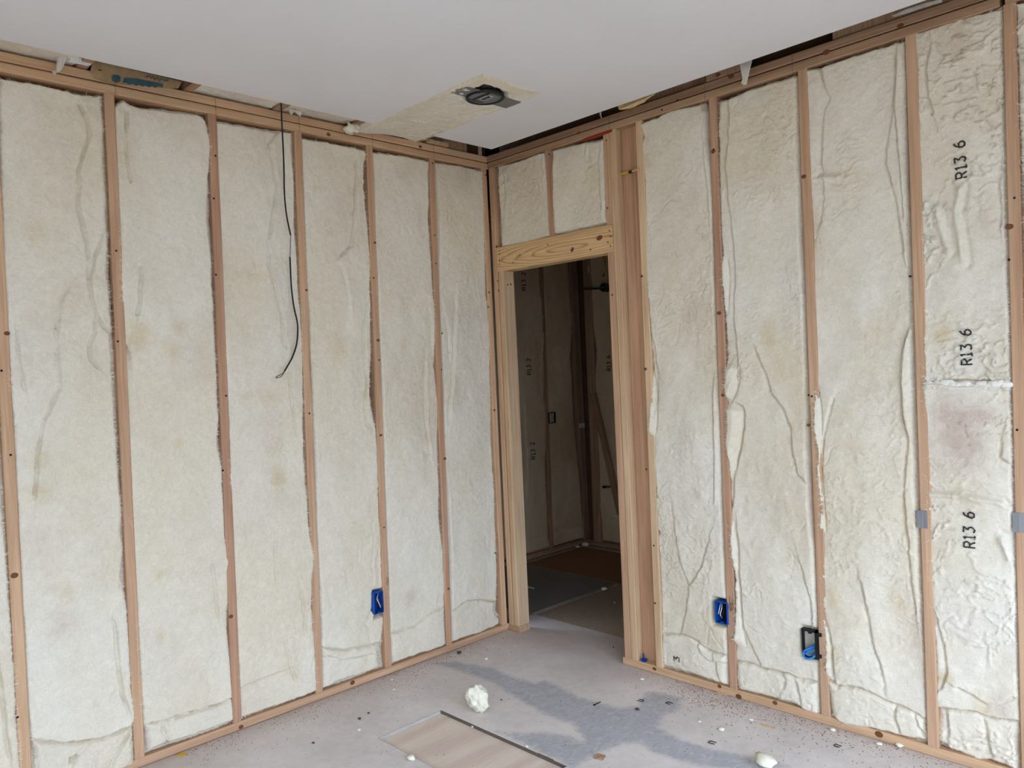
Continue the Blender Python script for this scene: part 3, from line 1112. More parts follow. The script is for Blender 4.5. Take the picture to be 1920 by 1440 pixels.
# plates of the closet under its lid
lumber('top_plate', (CLX-D9/2, .10, H-.05), (CLX-D9/2, CLY+D9, H-.05), (0, 0, 1), .1, D9, M['wood_brown'], cw, seg=4, warp=0)
lumber('top_plate', (CLX, CLY+D9/2, H-.05), (CX1, CLY+D9/2, H-.05), (0, 0, 1), .1, D9, M['wood_brown'], cb, seg=4, warp=0)

# ---------------------------------------------------------------- joists above the ceiling board and blocking in the gaps
for k in range(6):
    yj = -.490-.4064*k
    lumber('joist', (-.088, yj, H+.118), (1.5, yj, H+.118), (0, 0, 1), .234, T, M['wood_brown'], ce, seg=4, warp=0)
boxes('blocking', [(1.44, 1.63, .002, .04, H+.0005, H+.09)], M['wood_brown'], ce)
boxes('blocking', [(2.0, RX-.02, .012, .05, H+.0005, H+.09)], M['wood_brown'], ce)
boxes('blocking', [(1.08, 1.42, .03, .07, H+.0005, H+.09)], M['wood_brown'], ce)
boxes('blocking', [(-.05, -.02, -.464, -.13, H+.0005, H+.12)], M['wood_brown'], ce)
boxes('blocking', [(.002, .02, -.44, -.30, H+.0005, H+.018)], M['wood_pale'], ce)

# ================================================================== INSULATION, LEFT WALL
GL = 'batts between the studs of the left wall'
GLB = 'offcuts filling the foot of the left wall'
J1 = [(60, 1386), (67, 1388), (117, 1393), (167, 1389), (213, 1376), (258, 1358)]
J2 = [(266, 1360), (285, 1354), (310, 1348), (360, 1334), (417, 1318), (452, 1304)]
J4 = [(596, 1214), (608, 1214), (650, 1218), (687, 1211), (720, 1205)]
J5 = [(730, 1189), (745, 1184), (780, 1173), (807, 1148), (838, 1136)]
J6 = [(843, 1150), (862, 1136), (877, 1126), (905, 1124), (935, 1128)]

b1L = [(3, 150), (5, 300), (9, 480), (12, 560), (16, 620), (22, 700), (28, 800), (34, 900), (37, 1000), (42, 1100), (50, 1200), (55, 1320), (64, 1400), (70, 1460), (74, 1520)]
b1R = [(190, 182), (194, 230), (195, 298), (200, 373), (202, 473), (201, 513), (207, 607), (210, 653), (215, 747), (220, 847), (223, 913), (230, 953),
       (230, 1003), (235, 1027), (230, 1073), (240, 1133), (245, 1227), (248, 1293), (253, 1345), (251, 1367), (254, 1398), (255, 1427), (258, 1460)]
P1 = [(60, 1500), (150, 1468), (255, 1433)]
batt(WL, b1L, b1R, [(0, 147), (37, 153), (75, 160), (117, 170), (150, 178), (192, 180)], J1,
     'left-wall wool batt with a long folded flap, nearest the left picture edge', group=GL, seed=1,
     creases=[[(150, 195), (162, 223), (169, 252), (160, 275), (148, 320), (146, 380), (155, 430), (166, 480), (170, 540), (178, 585), (192, 610), (205, 622)],
              [(192, 440), (176, 480), (170, 520)],
              [(130, 540), (112, 565), (106, 620), (107, 680), (112, 730), (98, 760), (80, 790), (72, 840), (68, 890), (65, 930)],
              [(178, 600), (180, 625), (168, 650), (170, 672), (185, 690)], [(33, 650), (38, 690), (47, 730)],
              [(215, 1165), (219, 1205), (224, 1260), (230, 1300), (245, 1340)]],
     stains=[(65, 430, .05, .5), (70, 860, .06, .5), (75, 920, .05, .55), (120, 1120, .05, .5), (60, 600, .04, .4)], blush=[(110, 1180, .08, .5), (150, 560, .06, .3)])
batt(WL, b1L, b1R, J1, P1, 'crumpled wool offcut at the foot of the first full bay of the left wall', group=GLB, seed=2, amp=1.4, roll=.03,
     creases=[(([(245, 1375), (225, 1400), (205, 1440)])), [(160, 1400), (135, 1425), (130, 1440)], [(180, 1410), (176, 1440)]], dimples=[(138, 1424, .012, -.02)], yellow=.25)

b2L = [(218, 193), (217, 207), (221, 307), (228, 473), (229, 560), (231, 647), (235, 713), (239, 800), (245, 897), (243, 957), (246, 993), (250, 1060), (258, 1127),
       (263, 1193), (267, 1293), (272, 1353), (277, 1390), (280, 1420)]
b2R = [(380, 220), (388, 227), (395, 273), (391, 327), (392, 373), (390, 410), (397, 473), (398, 507), (398, 540), (403, 580), (405, 627), (408, 713), (410, 773), (408, 823),
       (417, 873), (421, 960), (423, 1010), (430, 1050), (431, 1107), (428, 1147), (433, 1220), (440, 1293), (449, 1308), (452, 1340)]
P2 = [(270, 1420), (277, 1410), (310, 1397), (360, 1382), (410, 1364), (455, 1350)]
batt(WL, b2L, b2R, [(218, 197), (226, 192), (233, 188), (243, 197), (253, 200), (317, 207), (367, 213), (388, 222)], J2,
     'left-wall wool batt with brownish smudges at mid height, second full bay', group=GL, seed=3,
     creases=[[(237, 205), (236, 260), (240, 300), (246, 340)], [(236, 650), (243, 670), (246, 690)], [(265, 500), (262, 560), (258, 590)],
              [(398, 1060), (405, 1110), (410, 1160)]],
     stains=[(255, 630, .07, .7), (320, 660, .05, .7), (335, 612, .04, .6), (345, 960, .03, .6), (298, 1080, .025, .6), (300, 1195, .03, .55), (335, 830, .03, .5)])
batt(WL, b2L, b2R, J2, P2, 'rolled wool offcut at the foot of the second full bay of the left wall', group=GLB, seed=4, amp=1.2, roll=.03,
     creases=[[(303, 1352), (306, 1375), (315, 1395)], [(330, 1345), (380, 1330), (420, 1318)]], yellow=.2, d0=.004)

b3L = [(406, 227), (408, 307), (413, 373), (417, 473), (418, 513), (422, 613), (427, 713), (431, 813), (435, 960), (438, 1027), (443, 1093), (445, 1160), (450, 1260), (454, 1343), (456, 1380)]
b3R = [(547, 247), (551, 307), (553, 373), (552, 420), (557, 473), (558, 500), (563, 563), (567, 620), (568, 667), (569, 747), (568, 813), (570, 857), (577, 923), (578, 980),
       (585, 1027), (590, 1043), (587, 1090), (585, 1127), (589, 1193), (593, 1243), (595, 1300)]
P3 = [(455, 1346), (510, 1327), (560, 1308), (597, 1294)]
batt(WL, b3L, b3R, [(406, 227), (467, 237), (513, 245), (549, 248)], P3,
     'off-white wool batt of the left wall behind the hanging black cable', group=GL, seed=5,
     creases=[[(520, 250), (508, 268), (515, 310), (522, 350), (514, 400), (505, 450), (505, 500), (518, 540), (528, 590), (535, 650)],
              [(543, 700), (545, 740), (552, 790), (560, 815)], [(520, 1000), (517, 1050), (522, 1110)], [(555, 1070), (570, 1130), (575, 1190)],
              [(456, 1288), (480, 1279), (500, 1270), (520, 1262)], [(535, 1200), (545, 1250), (555, 1275)]],
     stains=[(520, 895, .06, .8), (460, 990, .03, .5), (510, 740, .08, .5), (470, 740, .06, .4), (550, 1270, .03, .5), (520, 840, .07, .5)], blush=[(500, 800, .1, .3)])

b4L = [(567, 258), (569, 333), (573, 421), (576, 517), (578, 530), (582, 582), (584, 643), (588, 713), (591, 801), (594, 888), (595, 960), (597, 1010), (600, 1060), (605, 1160), (607, 1260), (608, 1310)]
b4R = [(686, 287), (681, 310), (682, 348), (687, 406), (694, 465), (696, 517), (694, 540), (695, 567), (696, 655), (694, 702), (693, 734), (696, 760), (703, 795), (709, 839), (710, 888),
       (713, 970), (718, 1027), (720, 1107), (721, 1173), (715, 1213), (718, 1250), (719, 1270)]
P4 = [(605, 1296), (640, 1280), (680, 1266), (720, 1252)]
batt(WL, b4L, b4R, [(567, 260), (602, 264), (626, 270), (661, 276), (688, 288)], J4,
     'off-white wool batt of the left wall holding the blue outlet box', group=GL, seed=6,
     flaps=[([(703, 1000), (699, 1060), (702, 1100)], 1, .008, .03)],
     creases=[[(668, 305), (667, 345), (665, 400), (661, 460), (640, 480)], [(640, 500), (648, 530), (655, 570)],
              [(690, 570), (682, 620), (685, 680), (690, 720), (684, 760), (690, 795), (700, 810)], [(700, 1140), (690, 1170), (697, 1205)]],
     stains=[(590, 356, .04, .55), (640, 650, .09, .35), (598, 340, .02, .4)], blush=[(640, 400, .12, .3)], dimples=[(713, 1131, (.036, .064), -.10)])
batt(WL, b4L, b4R, J4, P4, 'wool offcut at the foot of the bay under the left blue outlet box', group=GLB, seed=7, amp=1.2, roll=.028, yellow=.3,
     creases=[[(612, 1232), (640, 1238), (690, 1228)]])

b5L = [(700, 284), (704, 362), (707, 479), (709, 509), (710, 556), (713, 626), (716, 684), (719, 772), (722, 859), (727, 993), (730, 1060), (733, 1160), (737, 1247), (738, 1270)]
b5R = [(806, 301), (804, 322), (804, 362), (806, 421), (810, 479), (810, 503), (811, 553), (816, 602), (817, 684), (821, 722), (824, 772), (823, 859), (823, 970), (830, 1020),
       (835, 1093), (835, 1147), (838, 1193), (839, 1230)]
P5 = [(735, 1246), (780, 1231), (840, 1209)]
batt(WL, b5L, b5R, [(701, 285), (728, 288), (757, 292), (786, 298), (807, 303)], J5,
     'off-white wool batt of the left wall, second bay from the corner', group=GL, seed=8,
     creases=[[(800, 690), (798, 740), (800, 800), (808, 850)], [(712, 730), (712, 790)], [(806, 590), (812, 640)]],
     stains=[(755, 645, .05, .45), (805, 820, .03, .6)], blush=[(760, 330, .08, .35), (775, 1120, .05, .6)])
batt(WL, b5L, b5R, J5, P5, 'bright wool offcut at the foot of the bay second from the corner', group=GLB, seed=9, amp=1.1, roll=.03, yellow=.15, d0=.004)

b6L = [(818, 304), (823, 392), (826, 479), (827, 538), (830, 611), (834, 713), (837, 830), (845, 993), (848, 1127), (850, 1200), (851, 1230)]
b6R = [(904, 322), (906, 362), (909, 435), (910, 508), (912, 530), (913, 553), (915, 579), (919, 626), (920, 713), (923, 801), (926, 888), (932, 1010), (933, 1093), (931, 1147), (941, 1160), (942, 1190)]
P6 = [(848, 1206), (895, 1190), (945, 1171)]
batt(WL, b6L, b6R, [(818, 305), (859, 310), (888, 317), (906, 323)], J6,
     'off-white glass wool batt filling the last bay of the left wall at the corner', group=GL, seed=10,
     creases=[[(855, 560), (850, 620), (852, 680), (845, 740), (843, 790)], [(835, 590), (845, 660)]], blush=[(870, 345, .08, .4), (860, 740, .08, .3)])
batt(WL, b6L, b6R, J6, P6, 'wool offcut at the foot of the last bay of the left wall at the corner', group=GLB, seed=11, amp=1.1, roll=.028, yellow=.2)
# bay cut by the left picture edge and the next one out of view
zz = [(-2.815, H-.09), (-2.455, H-.085)]
batt(WL, [(-2.815, 0), (-2.815, H)], [(-2.455, 0), (-2.452, .6), (-2.458, 1.2), (-2.456, H)], zz, [(-2.82, .045), (-2.45, .045)],
     'off-white glass wool batt cut by the left picture edge', group=GL, seed=12, uz=True, creases=[[(-2.49, .9), (-2.50, .6), (-2.49, .35), (-2.48, .2)]])

batt(WL, [(-3.222, 0), (-3.222, H)], [(-2.862, 0), (-2.859, 1.2), (-2.862, H)], [(-3.23, H-.09), (-2.85, H-.085)], [(-3.23, .045), (-2.85, .045)],
     'off-white wool batt beyond the left picture edge', group=GL, seed=13, uz=True, res=.008)

# ================================================================== INSULATION, RIGHT WALL
GR = 'batts between the studs of the right wall'
GRB = 'offcuts filling the foot of the right wall'
GH = 'short batts over the doorway'
batt(WR, [(936, 312), (937.5, 375), (940, 450), (940, 470)], [(1021, 283), (1026, 325), (1029, 400), (1031, 450)],
     [(934, 311), (960, 306), (990, 295), (1024, 286)], [(936, 463), (965, 463), (985, 461), (1002, 451), (1034, 441)],
     'short wool batt over the doorway, left of the cripple stud', group=GH, seed=20, stains=[(985, 345, .1, .3)], creases=[[(945, 330), (948, 370), (944, 410)]], yellow=.3)
batt(WR, [(1035, 278), (1035.5, 350), (1039, 390), (1041, 445)], [(1133, 255), (1135, 325), (1136, 395), (1138, 425)],
     [(1033, 281), (1072, 272), (1100, 266), (1136, 259)], [(1038, 439), (1085, 430), (1140, 417)],
     'short wool batt over the doorway, right of the cripple stud below the red strip', group=GH, seed=21,
     stains=[(1110, 330, .09, .35)], creases=[[(1125, 275), (1121, 310), (1124, 345), (1127, 390)]], yellow=.35)

JR1 = [(1232, 1187), (1241, 1188), (1262, 1189), (1285, 1191), (1305, 1200), (1325, 1216), (1345, 1224), (1368, 1230)]
r1L = [(1202, 233), (1209, 257), (1201, 282), (1202, 307), (1210, 340), (1209, 390), (1211, 450), (1214, 525), (1216, 596), (1223, 669), (1224, 690), (1221, 742), (1220, 804), (1225, 833),
       (1231, 908), (1233, 929), (1231, 950), (1234, 992), (1240, 1000), (1233, 1006), (1236, 1054), (1241, 1158), (1240, 1250), (1240, 1290)]
r1R = [(1313, 192), (1322, 213), (1321, 267), (1328, 300), (1335, 367), (1338, 467), (1340, 530), (1342, 613), (1345, 713), (1350, 797), (1352, 880), (1353, 957), (1359, 1076),
       (1363, 1130), (1363, 1191), (1366, 1284), (1367, 1310)]
PR1 = [(1236, 1249), (1270, 1256), (1296, 1263), (1334, 1276), (1368, 1288)]
batt(WR, r1L, r1R, [(1200, 233), (1222, 224), (1232, 222), (1255, 208), (1280, 201), (1318, 195)], JR1,
     'off-white wool batt of the right wall with a blue outlet box, beside the doorway framing', group=GR, seed=22, yellow=.8, wrinkle=.38,
     flaps=[([(1338, 700), (1337, 760), (1340, 860), (1338, 950)], 1, .010, .03), ([(1222, 690), (1232, 740), (1232, 790), (1228, 820)], -1, .016, .03)],
     creases=[[(1317, 215), (1316, 260), (1325, 330), (1330, 400)], [(1217, 560), (1220, 620), (1232, 700), (1230, 760)],
              [(1262, 960), (1266, 1000), (1273, 1040), (1283, 1078), (1290, 1105), (1284, 1150), (1275, 1188)], [(1330, 1010), (1315, 1060), (1297, 1092)]],
     stains=[(1212, 300, .04, .7), (1250, 700, .12, .3)], blush=[(1300, 600, .1, .3)], dimples=[(1352, 1148, (.038, .058), -.10)])
batt(WR, r1L, r1R, JR1, PR1, 'wool offcut stamped with a sideways 3 at the foot of the right wall', group=GRB, seed=23, wrinkle=.3, roll=.026, yellow=.15, d0=.004,
     creases=[[(1307, 1203), (1315, 1225), (1330, 1238), (1345, 1240), (1366, 1245)], [(1341, 1242), (1346, 1262), (1352, 1276)]], marks=[('3', 1275, 1241.5, 1274, 1232.5, 11)])

JR2 = [(1372, 1236), (1380, 1239), (1405, 1243), (1430, 1252), (1450, 1258), (1475, 1263), (1500, 1273), (1537, 1281)]
r2L = [(1352, 186), (1350, 233), (1352, 300), (1353, 383), (1357, 477), (1358, 513), (1363, 580), (1365, 647), (1366, 693), (1364, 747), (1368, 797), (1364, 830), (1371, 870), (1367, 957),
       (1372, 1018), (1381, 1087), (1382, 1153), (1380, 1230), (1382, 1291), (1383, 1320)]
r2R = [(1493, 135), (1495, 233), (1497, 333), (1500, 477), (1503, 497), (1507, 597), (1510, 697), (1512, 780), (1513, 880), (1517, 957), (1519, 979), (1525, 1037), (1529, 1114), (1531, 1176),
       (1533, 1241), (1538, 1338), (1539, 1370)]
PR2 = [(1378, 1291), (1430, 1307), (1488, 1319), (1515, 1336), (1541, 1343)]
batt(WR, r2L, r2R, [(1345, 189), (1363, 187), (1397, 171), (1447, 154), (1497, 142)], JR2,
     'off-white wool batt of the right wall with the black cable bracket at its lower edge', group=GR, seed=24, yellow=.8, wrinkle=.36,
     flaps=[([(1388, 680), (1389, 705), (1386, 725), (1375, 752)], -1, .022, .035), ([(1380, 756), (1394, 772), (1393, 800), (1385, 850), (1375, 905)], -1, .028, .045),
            ([(1376, 975), (1384, 1030), (1386, 1090), (1392, 1170), (1400, 1215)], -1, .02, .04), ([(1362, 480), (1368, 520), (1366, 590)], -1, .014, .025)],
     creases=[[(1365, 190), (1366, 260), (1362, 310), (1366, 370), (1372, 430), (1378, 520), (1376, 600), (1384, 680), (1386, 720), (1375, 748)],
              [(1378, 755), (1392, 765), (1394, 800), (1385, 850), (1374, 890), (1373, 950)],
              [(1415, 650), (1435, 700), (1442, 735), (1465, 765), (1480, 800), (1485, 850), (1495, 890), (1507, 900)],
              [(1382, 1000), (1385, 1080), (1395, 1180), (1412, 1220), (1425, 1245)], [(1502, 1060), (1515, 1110), (1522, 1160)]],
     stains=[(1440, 620, .06, .6), (1460, 700, .05, .4), (1440, 640, .04, .5)], dimples=[(1520, 1207, (.038, .064), -.05)])
batt(WR, r2L, r2R, JR2, PR2, 'wool offcut at the foot of the right wall under the black bracket', group=GRB, seed=25, wrinkle=.4, roll=.028, yellow=.15, d0=.002,
     creases=[[(1493, 1278), (1497, 1295), (1503, 1322)], [(1465, 1262), (1475, 1275), (1470, 1290)]])

JR3 = [(1545, 1276), (1553, 1275), (1575, 1284), (1605, 1287), (1640, 1300), (1665, 1315), (1700, 1330), (1738, 1350)]
r3L = [(1508, 128), (1512, 183), (1515, 250), (1518, 300), (1516, 367), (1522, 433), (1522, 547), (1527, 613), (1527, 693), (1532, 747), (1531, 797), (1539, 847), (1537, 880), (1541, 957),
       (1539, 1018), (1541, 1076), (1547, 1164), (1552, 1199), (1552, 1280), (1560, 1338), (1562, 1370)]
r3R = [(1696, 70), (1697, 200), (1697, 333), (1702, 477), (1703, 497), (1705, 580), (1710, 697), (1712, 797), (1717, 947), (1720, 999), (1724, 1095), (1731, 1210), (1735, 1307), (1738, 1388), (1739, 1410)]
PR3 = [(1556, 1341), (1588, 1362), (1642, 1369), (1700, 1385), (1742, 1392)]
batt(WR, r3L, r3R, [(1506, 132), (1540, 127), (1567, 116), (1613, 101), (1700, 76)], JR3,
     'off-white wool batt of the right wall with long side creases, left of the stamped batt', group=GR, seed=26, yellow=.8, wrinkle=.34,
     flaps=[([(1530, 715), (1540, 760), (1543, 830), (1541, 880), (1546, 960), (1549, 1000)], -1, .026, .035), ([(1541, 1130), (1558, 1200), (1562, 1240), (1563, 1275)], -1, .02, .03),
            ([(1703, 610), (1693, 650), (1690, 720), (1694, 780), (1700, 820)], 1, .016, .035), ([(1682, 90), (1678, 200), (1690, 330), (1694, 420)], 1, .010, .03)],
     creases=[[(1540, 130), (1545, 165), (1555, 185), (1545, 205), (1540, 250), (1538, 300), (1545, 370), (1535, 420)],
              [(1680, 100), (1676, 200), (1665, 260), (1660, 310), (1675, 350), (1680, 400), (1685, 430), (1692, 470)],
              [(1703, 610), (1690, 660), (1687, 720), (1692, 780), (1702, 830), (1695, 880), (1693, 950), (1702, 1000), (1706, 1080), (1715, 1150)],
              [(1538, 880), (1543, 830), (1550, 790), (1562, 750)], [(1615, 1090), (1625, 1150), (1635, 1200), (1648, 1240), (1660, 1290)],
              [(1560, 1210), (1564, 1250), (1566, 1278)]],
     stains=[(1560, 1120, .05, .5), (1680, 1130, .05, .5), (1600, 760, .1, .3), (1640, 620, .08, .35), (1590, 320, .1, .3), (1562, 1230, .03, .5)], ridges=[[(1540, 333), (1573, 332)]])
batt(WR, r3L, r3R, JR3, PR3, 'bright wool offcut at the foot of the right wall, left of the stamped batt', group=GRB, seed=27, wrinkle=.3, roll=.03, yellow=.12, d0=.004,
     creases=[[(1680, 1325), (1678, 1350), (1686, 1372)], [(1712, 1335), (1722, 1360), (1733, 1380)]])

JM = [(1728, 716), (1740, 717), (1790, 714), (1830, 712), (1860, 716), (1898, 722)]
r4L = [(1711, 58), (1715, 76), (1720, 108), (1721, 149), (1719, 167), (1722, 250), (1723, 333), (1725, 433), (1727, 513), (1730, 613), (1733, 713), (1734, 780), (1737, 847), (1742, 897), (1740, 957),
       (1741, 999), (1748, 1095), (1750, 1153), (1758, 1230), (1758, 1326), (1755, 1384), (1758, 1420)]
r4R = [(1879, 14), (1878, 41), (1879, 81), (1882, 165), (1883, 300), (1885, 400), (1888, 477), (1890, 547), (1893, 647), (1895, 720), (1897, 813), (1899, 913), (1900, 999), (1904, 1076), (1906, 1191),
       (1912, 1307), (1914, 1384), (1915, 1480)]
JR4 = [(1748, 1328), (1765, 1328), (1800, 1332), (1830, 1336), (1850, 1345), (1880, 1350), (1916, 1352)]
PR4 = [(1750, 1388), (1777, 1404), (1800, 1416), (1835, 1430), (1865, 1432), (1920, 1455)]
batt(WR, r4L, r4R, [(1706, 62), (1741, 56), (1775, 42), (1809, 31), (1863, 20), (1885, 15)], JM,
     'upper wool batt with two stamped marks at the right end of the right wall', group=GR, seed=28, yellow=.8, wrinkle=.9, fibers=1.5,
     creases=[[(1740, 60), (1745, 85), (1735, 130), (1738, 180), (1748, 210)], [(1877, 290), (1872, 350), (1876, 420)]],
     ridges=[[(1800, 350), (1793, 400), (1797, 440), (1806, 490)], [(1757, 390), (1765, 430), (1778, 470)]],
     stains=[(1762, 635, .05, .6), (1800, 80, .1, .3), (1775, 620, .04, .5)], blush=[(1850, 420, .05, .4), (1790, 75, .06, .4)],
     marks=[('R13 6', 1812.5, 331, 1807.5, 263, 21), ('R13 6', 1823.5, 683, 1820.5, 618, 20)])
batt(WR, r4L, r4R, JM, JR4, 'lower wool batt with one stamped mark at the right end of the right wall', group=GR, seed=29, yellow=.8, wrinkle=.7, fibers=1.8,
     creases=[[(1880, 830), (1876, 860), (1890, 866)], [(1757, 1160), (1770, 1210), (1775, 1260), (1760, 1290)], [(1795, 1290), (1830, 1312), (1850, 1322), (1900, 1308)]],
     ridges=[[(1740, 722), (1800, 728), (1850, 726), (1890, 730)], [(1880, 1010), (1895, 1050)], [(1745, 925), (1800, 930), (1880, 945)]],
     stains=[(1775, 1275, .04, .6), (1762, 1268, .03, .6), (1845, 1330, .06, .5)], blush=[(1800, 790, .11, 1.0), (1820, 830, .1, .9), (1880, 1330, .06, .7), (1775, 850, .08, .7)],
     marks=[('R13 6', 1830, 1027, 1827.5, 961, 21)])
_lower = [o for o in C.objects if o.get('label', '').startswith('lower wool batt')][0]
for i in range(14):
    x = 1741+i*11.2
    uu, zz_ = WR.uz(x, 722+random.uniform(-5, 4))
    bm = bmesh.new()
    bmesh.ops.create_icosphere(bm, subdivisions=3, radius=1.0)
    Q = np.array([v.co[:] for v in bm.verts])
    kq = 1+.5*fbm(Q[:, 0]*1.8+i*3, Q[:, 1]*1.8+Q[:, 2], 200+i, 3, .6)*2
    rr_ = random.uniform(.011, .019)
    for v, q in zip(bm.verts, kq):
        v.co = Vector((v.co.x*q*rr_*1.5+uu, v.co.y*q*rr_*.45-.002, v.co.z*q*rr_*.8+zz_))
    bm_obj('wool_tuft', bm, M['batt_plain'], _lower, True)
batt(WR, r4L, r4R, JR4, PR4, 'ragged wool offcut at the foot of the right wall under the stamped batt', group=GRB, seed=30, wrinkle=.8, roll=.03, yellow=.2,
     creases=[[(1845, 1350), (1850, 1385), (1860, 1420)], [(1775, 1340), (1778, 1380)]])
batt(WR, [(2.625, 0), (2.622, .8), (2.63, 1.5), (2.622, H)], [(2.96, 0), (2.96, H)], [(2.615, H-.085), (2.97, H-.08)], [(2.61, .045), (2.97, .045)],
     'wool batt cut by the right picture edge beyond the last stud', group=GR, seed=31, uz=True, wrinkle=1.2)

batt(WR, [(3.01, 0), (3.01, H)], [(3.368, 0), (3.368, H)], [(3.0, H-.085), (3.38, H-.08)], [(3.0, .045), (3.38, .045)],
     'wool batt beyond the right picture edge', group=GR, seed=32, uz=True, wrinkle=1.0, res=.008)

# ================================================================== INSULATION, CLOSET
GC = 'batts inside the dark closet'
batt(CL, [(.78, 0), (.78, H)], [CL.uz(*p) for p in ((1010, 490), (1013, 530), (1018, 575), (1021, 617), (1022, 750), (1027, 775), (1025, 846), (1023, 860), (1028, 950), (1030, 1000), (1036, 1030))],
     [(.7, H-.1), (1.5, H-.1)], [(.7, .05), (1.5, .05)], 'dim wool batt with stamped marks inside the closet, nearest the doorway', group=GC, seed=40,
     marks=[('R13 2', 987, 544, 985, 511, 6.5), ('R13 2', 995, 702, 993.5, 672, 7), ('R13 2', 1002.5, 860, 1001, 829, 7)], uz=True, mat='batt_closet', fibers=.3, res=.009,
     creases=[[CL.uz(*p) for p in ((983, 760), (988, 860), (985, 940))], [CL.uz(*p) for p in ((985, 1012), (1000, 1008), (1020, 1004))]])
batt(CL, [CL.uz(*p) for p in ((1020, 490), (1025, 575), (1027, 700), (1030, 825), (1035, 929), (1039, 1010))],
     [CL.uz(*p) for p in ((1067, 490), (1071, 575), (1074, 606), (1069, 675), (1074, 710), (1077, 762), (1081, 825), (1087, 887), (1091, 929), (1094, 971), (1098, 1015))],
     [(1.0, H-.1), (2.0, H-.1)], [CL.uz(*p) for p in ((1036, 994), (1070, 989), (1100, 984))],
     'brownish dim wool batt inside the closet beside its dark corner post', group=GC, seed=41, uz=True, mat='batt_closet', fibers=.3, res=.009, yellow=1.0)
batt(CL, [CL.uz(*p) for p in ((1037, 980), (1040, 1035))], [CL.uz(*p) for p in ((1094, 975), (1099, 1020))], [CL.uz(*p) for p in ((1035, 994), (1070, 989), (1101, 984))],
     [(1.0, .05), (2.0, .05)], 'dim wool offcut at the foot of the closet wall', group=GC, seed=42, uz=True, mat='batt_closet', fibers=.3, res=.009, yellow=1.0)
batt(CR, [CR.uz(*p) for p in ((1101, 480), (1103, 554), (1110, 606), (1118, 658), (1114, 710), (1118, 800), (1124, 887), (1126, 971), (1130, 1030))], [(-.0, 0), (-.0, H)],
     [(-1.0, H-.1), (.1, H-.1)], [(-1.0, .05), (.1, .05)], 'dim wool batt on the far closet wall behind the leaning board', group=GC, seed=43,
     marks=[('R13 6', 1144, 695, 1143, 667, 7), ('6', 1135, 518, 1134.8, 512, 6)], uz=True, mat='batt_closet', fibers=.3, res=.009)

# ================================================================== ABOVE THE CEILING BOARD: batts, can light, torn paper
GA = 'batts between the joists over the ceiling board'
batt(WC, [(-.872, -.02), (-.874, .4), (-.872, .95)], [(-.512, -.02), (-.514, .4), (-.512, .95)], [(-.90, .93), (-.48, .93)], [(-.90, -.004), (-.66, .012), (-.48, -.002)],
     'wool batt showing in the open slot of the ceiling below the recessed light', group=GA, seed=50, uz=True, d0=.004, back=-.09, stains=[(-.58, .62, .04, .8)],
     creases=[[(-.86, .62), (-.80, .66), (-.78, .70)], [(-.58, .60), (-.55, .68), (-.54, .75)]], roll=.012, wrinkle=.5, yellow=.8, fibers=1.4,
     dimples=[(-.705, .757, .085, -.05)])
for k, lb in ((1, 'wool batt end in the ceiling gap left of the open slot'), (2, 'wool batt end in the ceiling gap just right of the brown paper'),
              (4, 'wool batt end in the ceiling gap at the left picture edge')):
    ya = -.512-.4064*k
    batt(WC, [(ya-.362, -.09), (ya-.362, .40)], [(ya, -.09), (ya, .40)], [(ya-.4, .38), (ya+.02, .38)], [(ya-.4, -.075), (ya-.2, -.07), (ya+.02, -.075)],
         lb, group=GA, seed=50+k, uz=True, d0=-.022, amp=.35, back=-.10, roll=.015, yellow=.9, fibers=1.5, wrinkle=.6)


def clump(name, centre, r, mat, label, cat, group=None, seed=0, squash=(1, 1, 1), rough=.35, n=3, parent=None):
    bm = bmesh.new()
    bmesh.ops.create_icosphere(bm, subdivisions=n, radius=1.0)
    P = np.array([v.co[:] for v in bm.verts])
    k = 1+rough*(fbm(P[:, 0]*1.6+seed, P[:, 1]*1.6+P[:, 2]*1.3, seed, 3, .6)*2)+rough*.5*fbm(P[:, 0]*5+P[:, 2]*4, P[:, 1]*5+seed, seed+3, 2)
    for v, kk in zip(bm.verts, k):
        v.co = Vector((v.co.x*kk*r*squash[0], v.co.y*kk*r*squash[1], v.co.z*kk*r*squash[2]))
    zmin = min(v.co.z for v in bm.verts)
    for v in bm.verts:
        v.co.z -= zmin
    o = bm_obj(name, bm, mat, parent, True)
    o.location = centre
    return tag(o, label, cat, group)


# wool tuft hanging over the plate left of the slot
p = WL.P(*WL.uz(659, 240, .03), .03)
tuft = clump('wool_tuft', (p[0], p[1], p[2]-.03), .026, M['foam'], 'small wool tuft drooping over the top plate left of the ceiling slot', 'wool tuft', seed=61, squash=(.8, 1.5, .95), rough=1.0)

# recessed can light
CANX, CANY = .752, -.703
can = empty('recessed_light', (CANX, CANY, ZC), label='black recessed light housing in the cut ceiling slot', cat='ceiling light')


def lathe(name, prof, mat, parent, loc, n=32, axis=None):
    V, F = [], []
    for (r, z) in prof:
        for j in range(n):
            a = 2*math.pi*j/n
            V.append((r*math.cos(a), r*math.sin(a), z))
    for i in range(len(prof)-1):
        for j in range(n):
            F.append((i*n+j, i*n+(j+1) % n, (i+1)*n+(j+1) % n, (i+1)*n+j))
    if prof[0][0] > 0: F.append(tuple(range(n-1, -1, -1)))
    F.append(tuple((len(prof)-1)*n+j for j in range(n)))
    o = mesh_obj(name, V, F, mat, None, False)
    o.location = loc
    if axis is not None:
        o.rotation_euler = Vector(axis).to_track_quat('Z', 'Y').to_euler()
    if parent is not None:
        bpy.context.view_layer.update()
        mw = o.matrix_world.copy()
        o.parent = parent
        o.matrix_parent_inverse = parent.matrix_world.inverted()
        o.matrix_world = mw
    return o


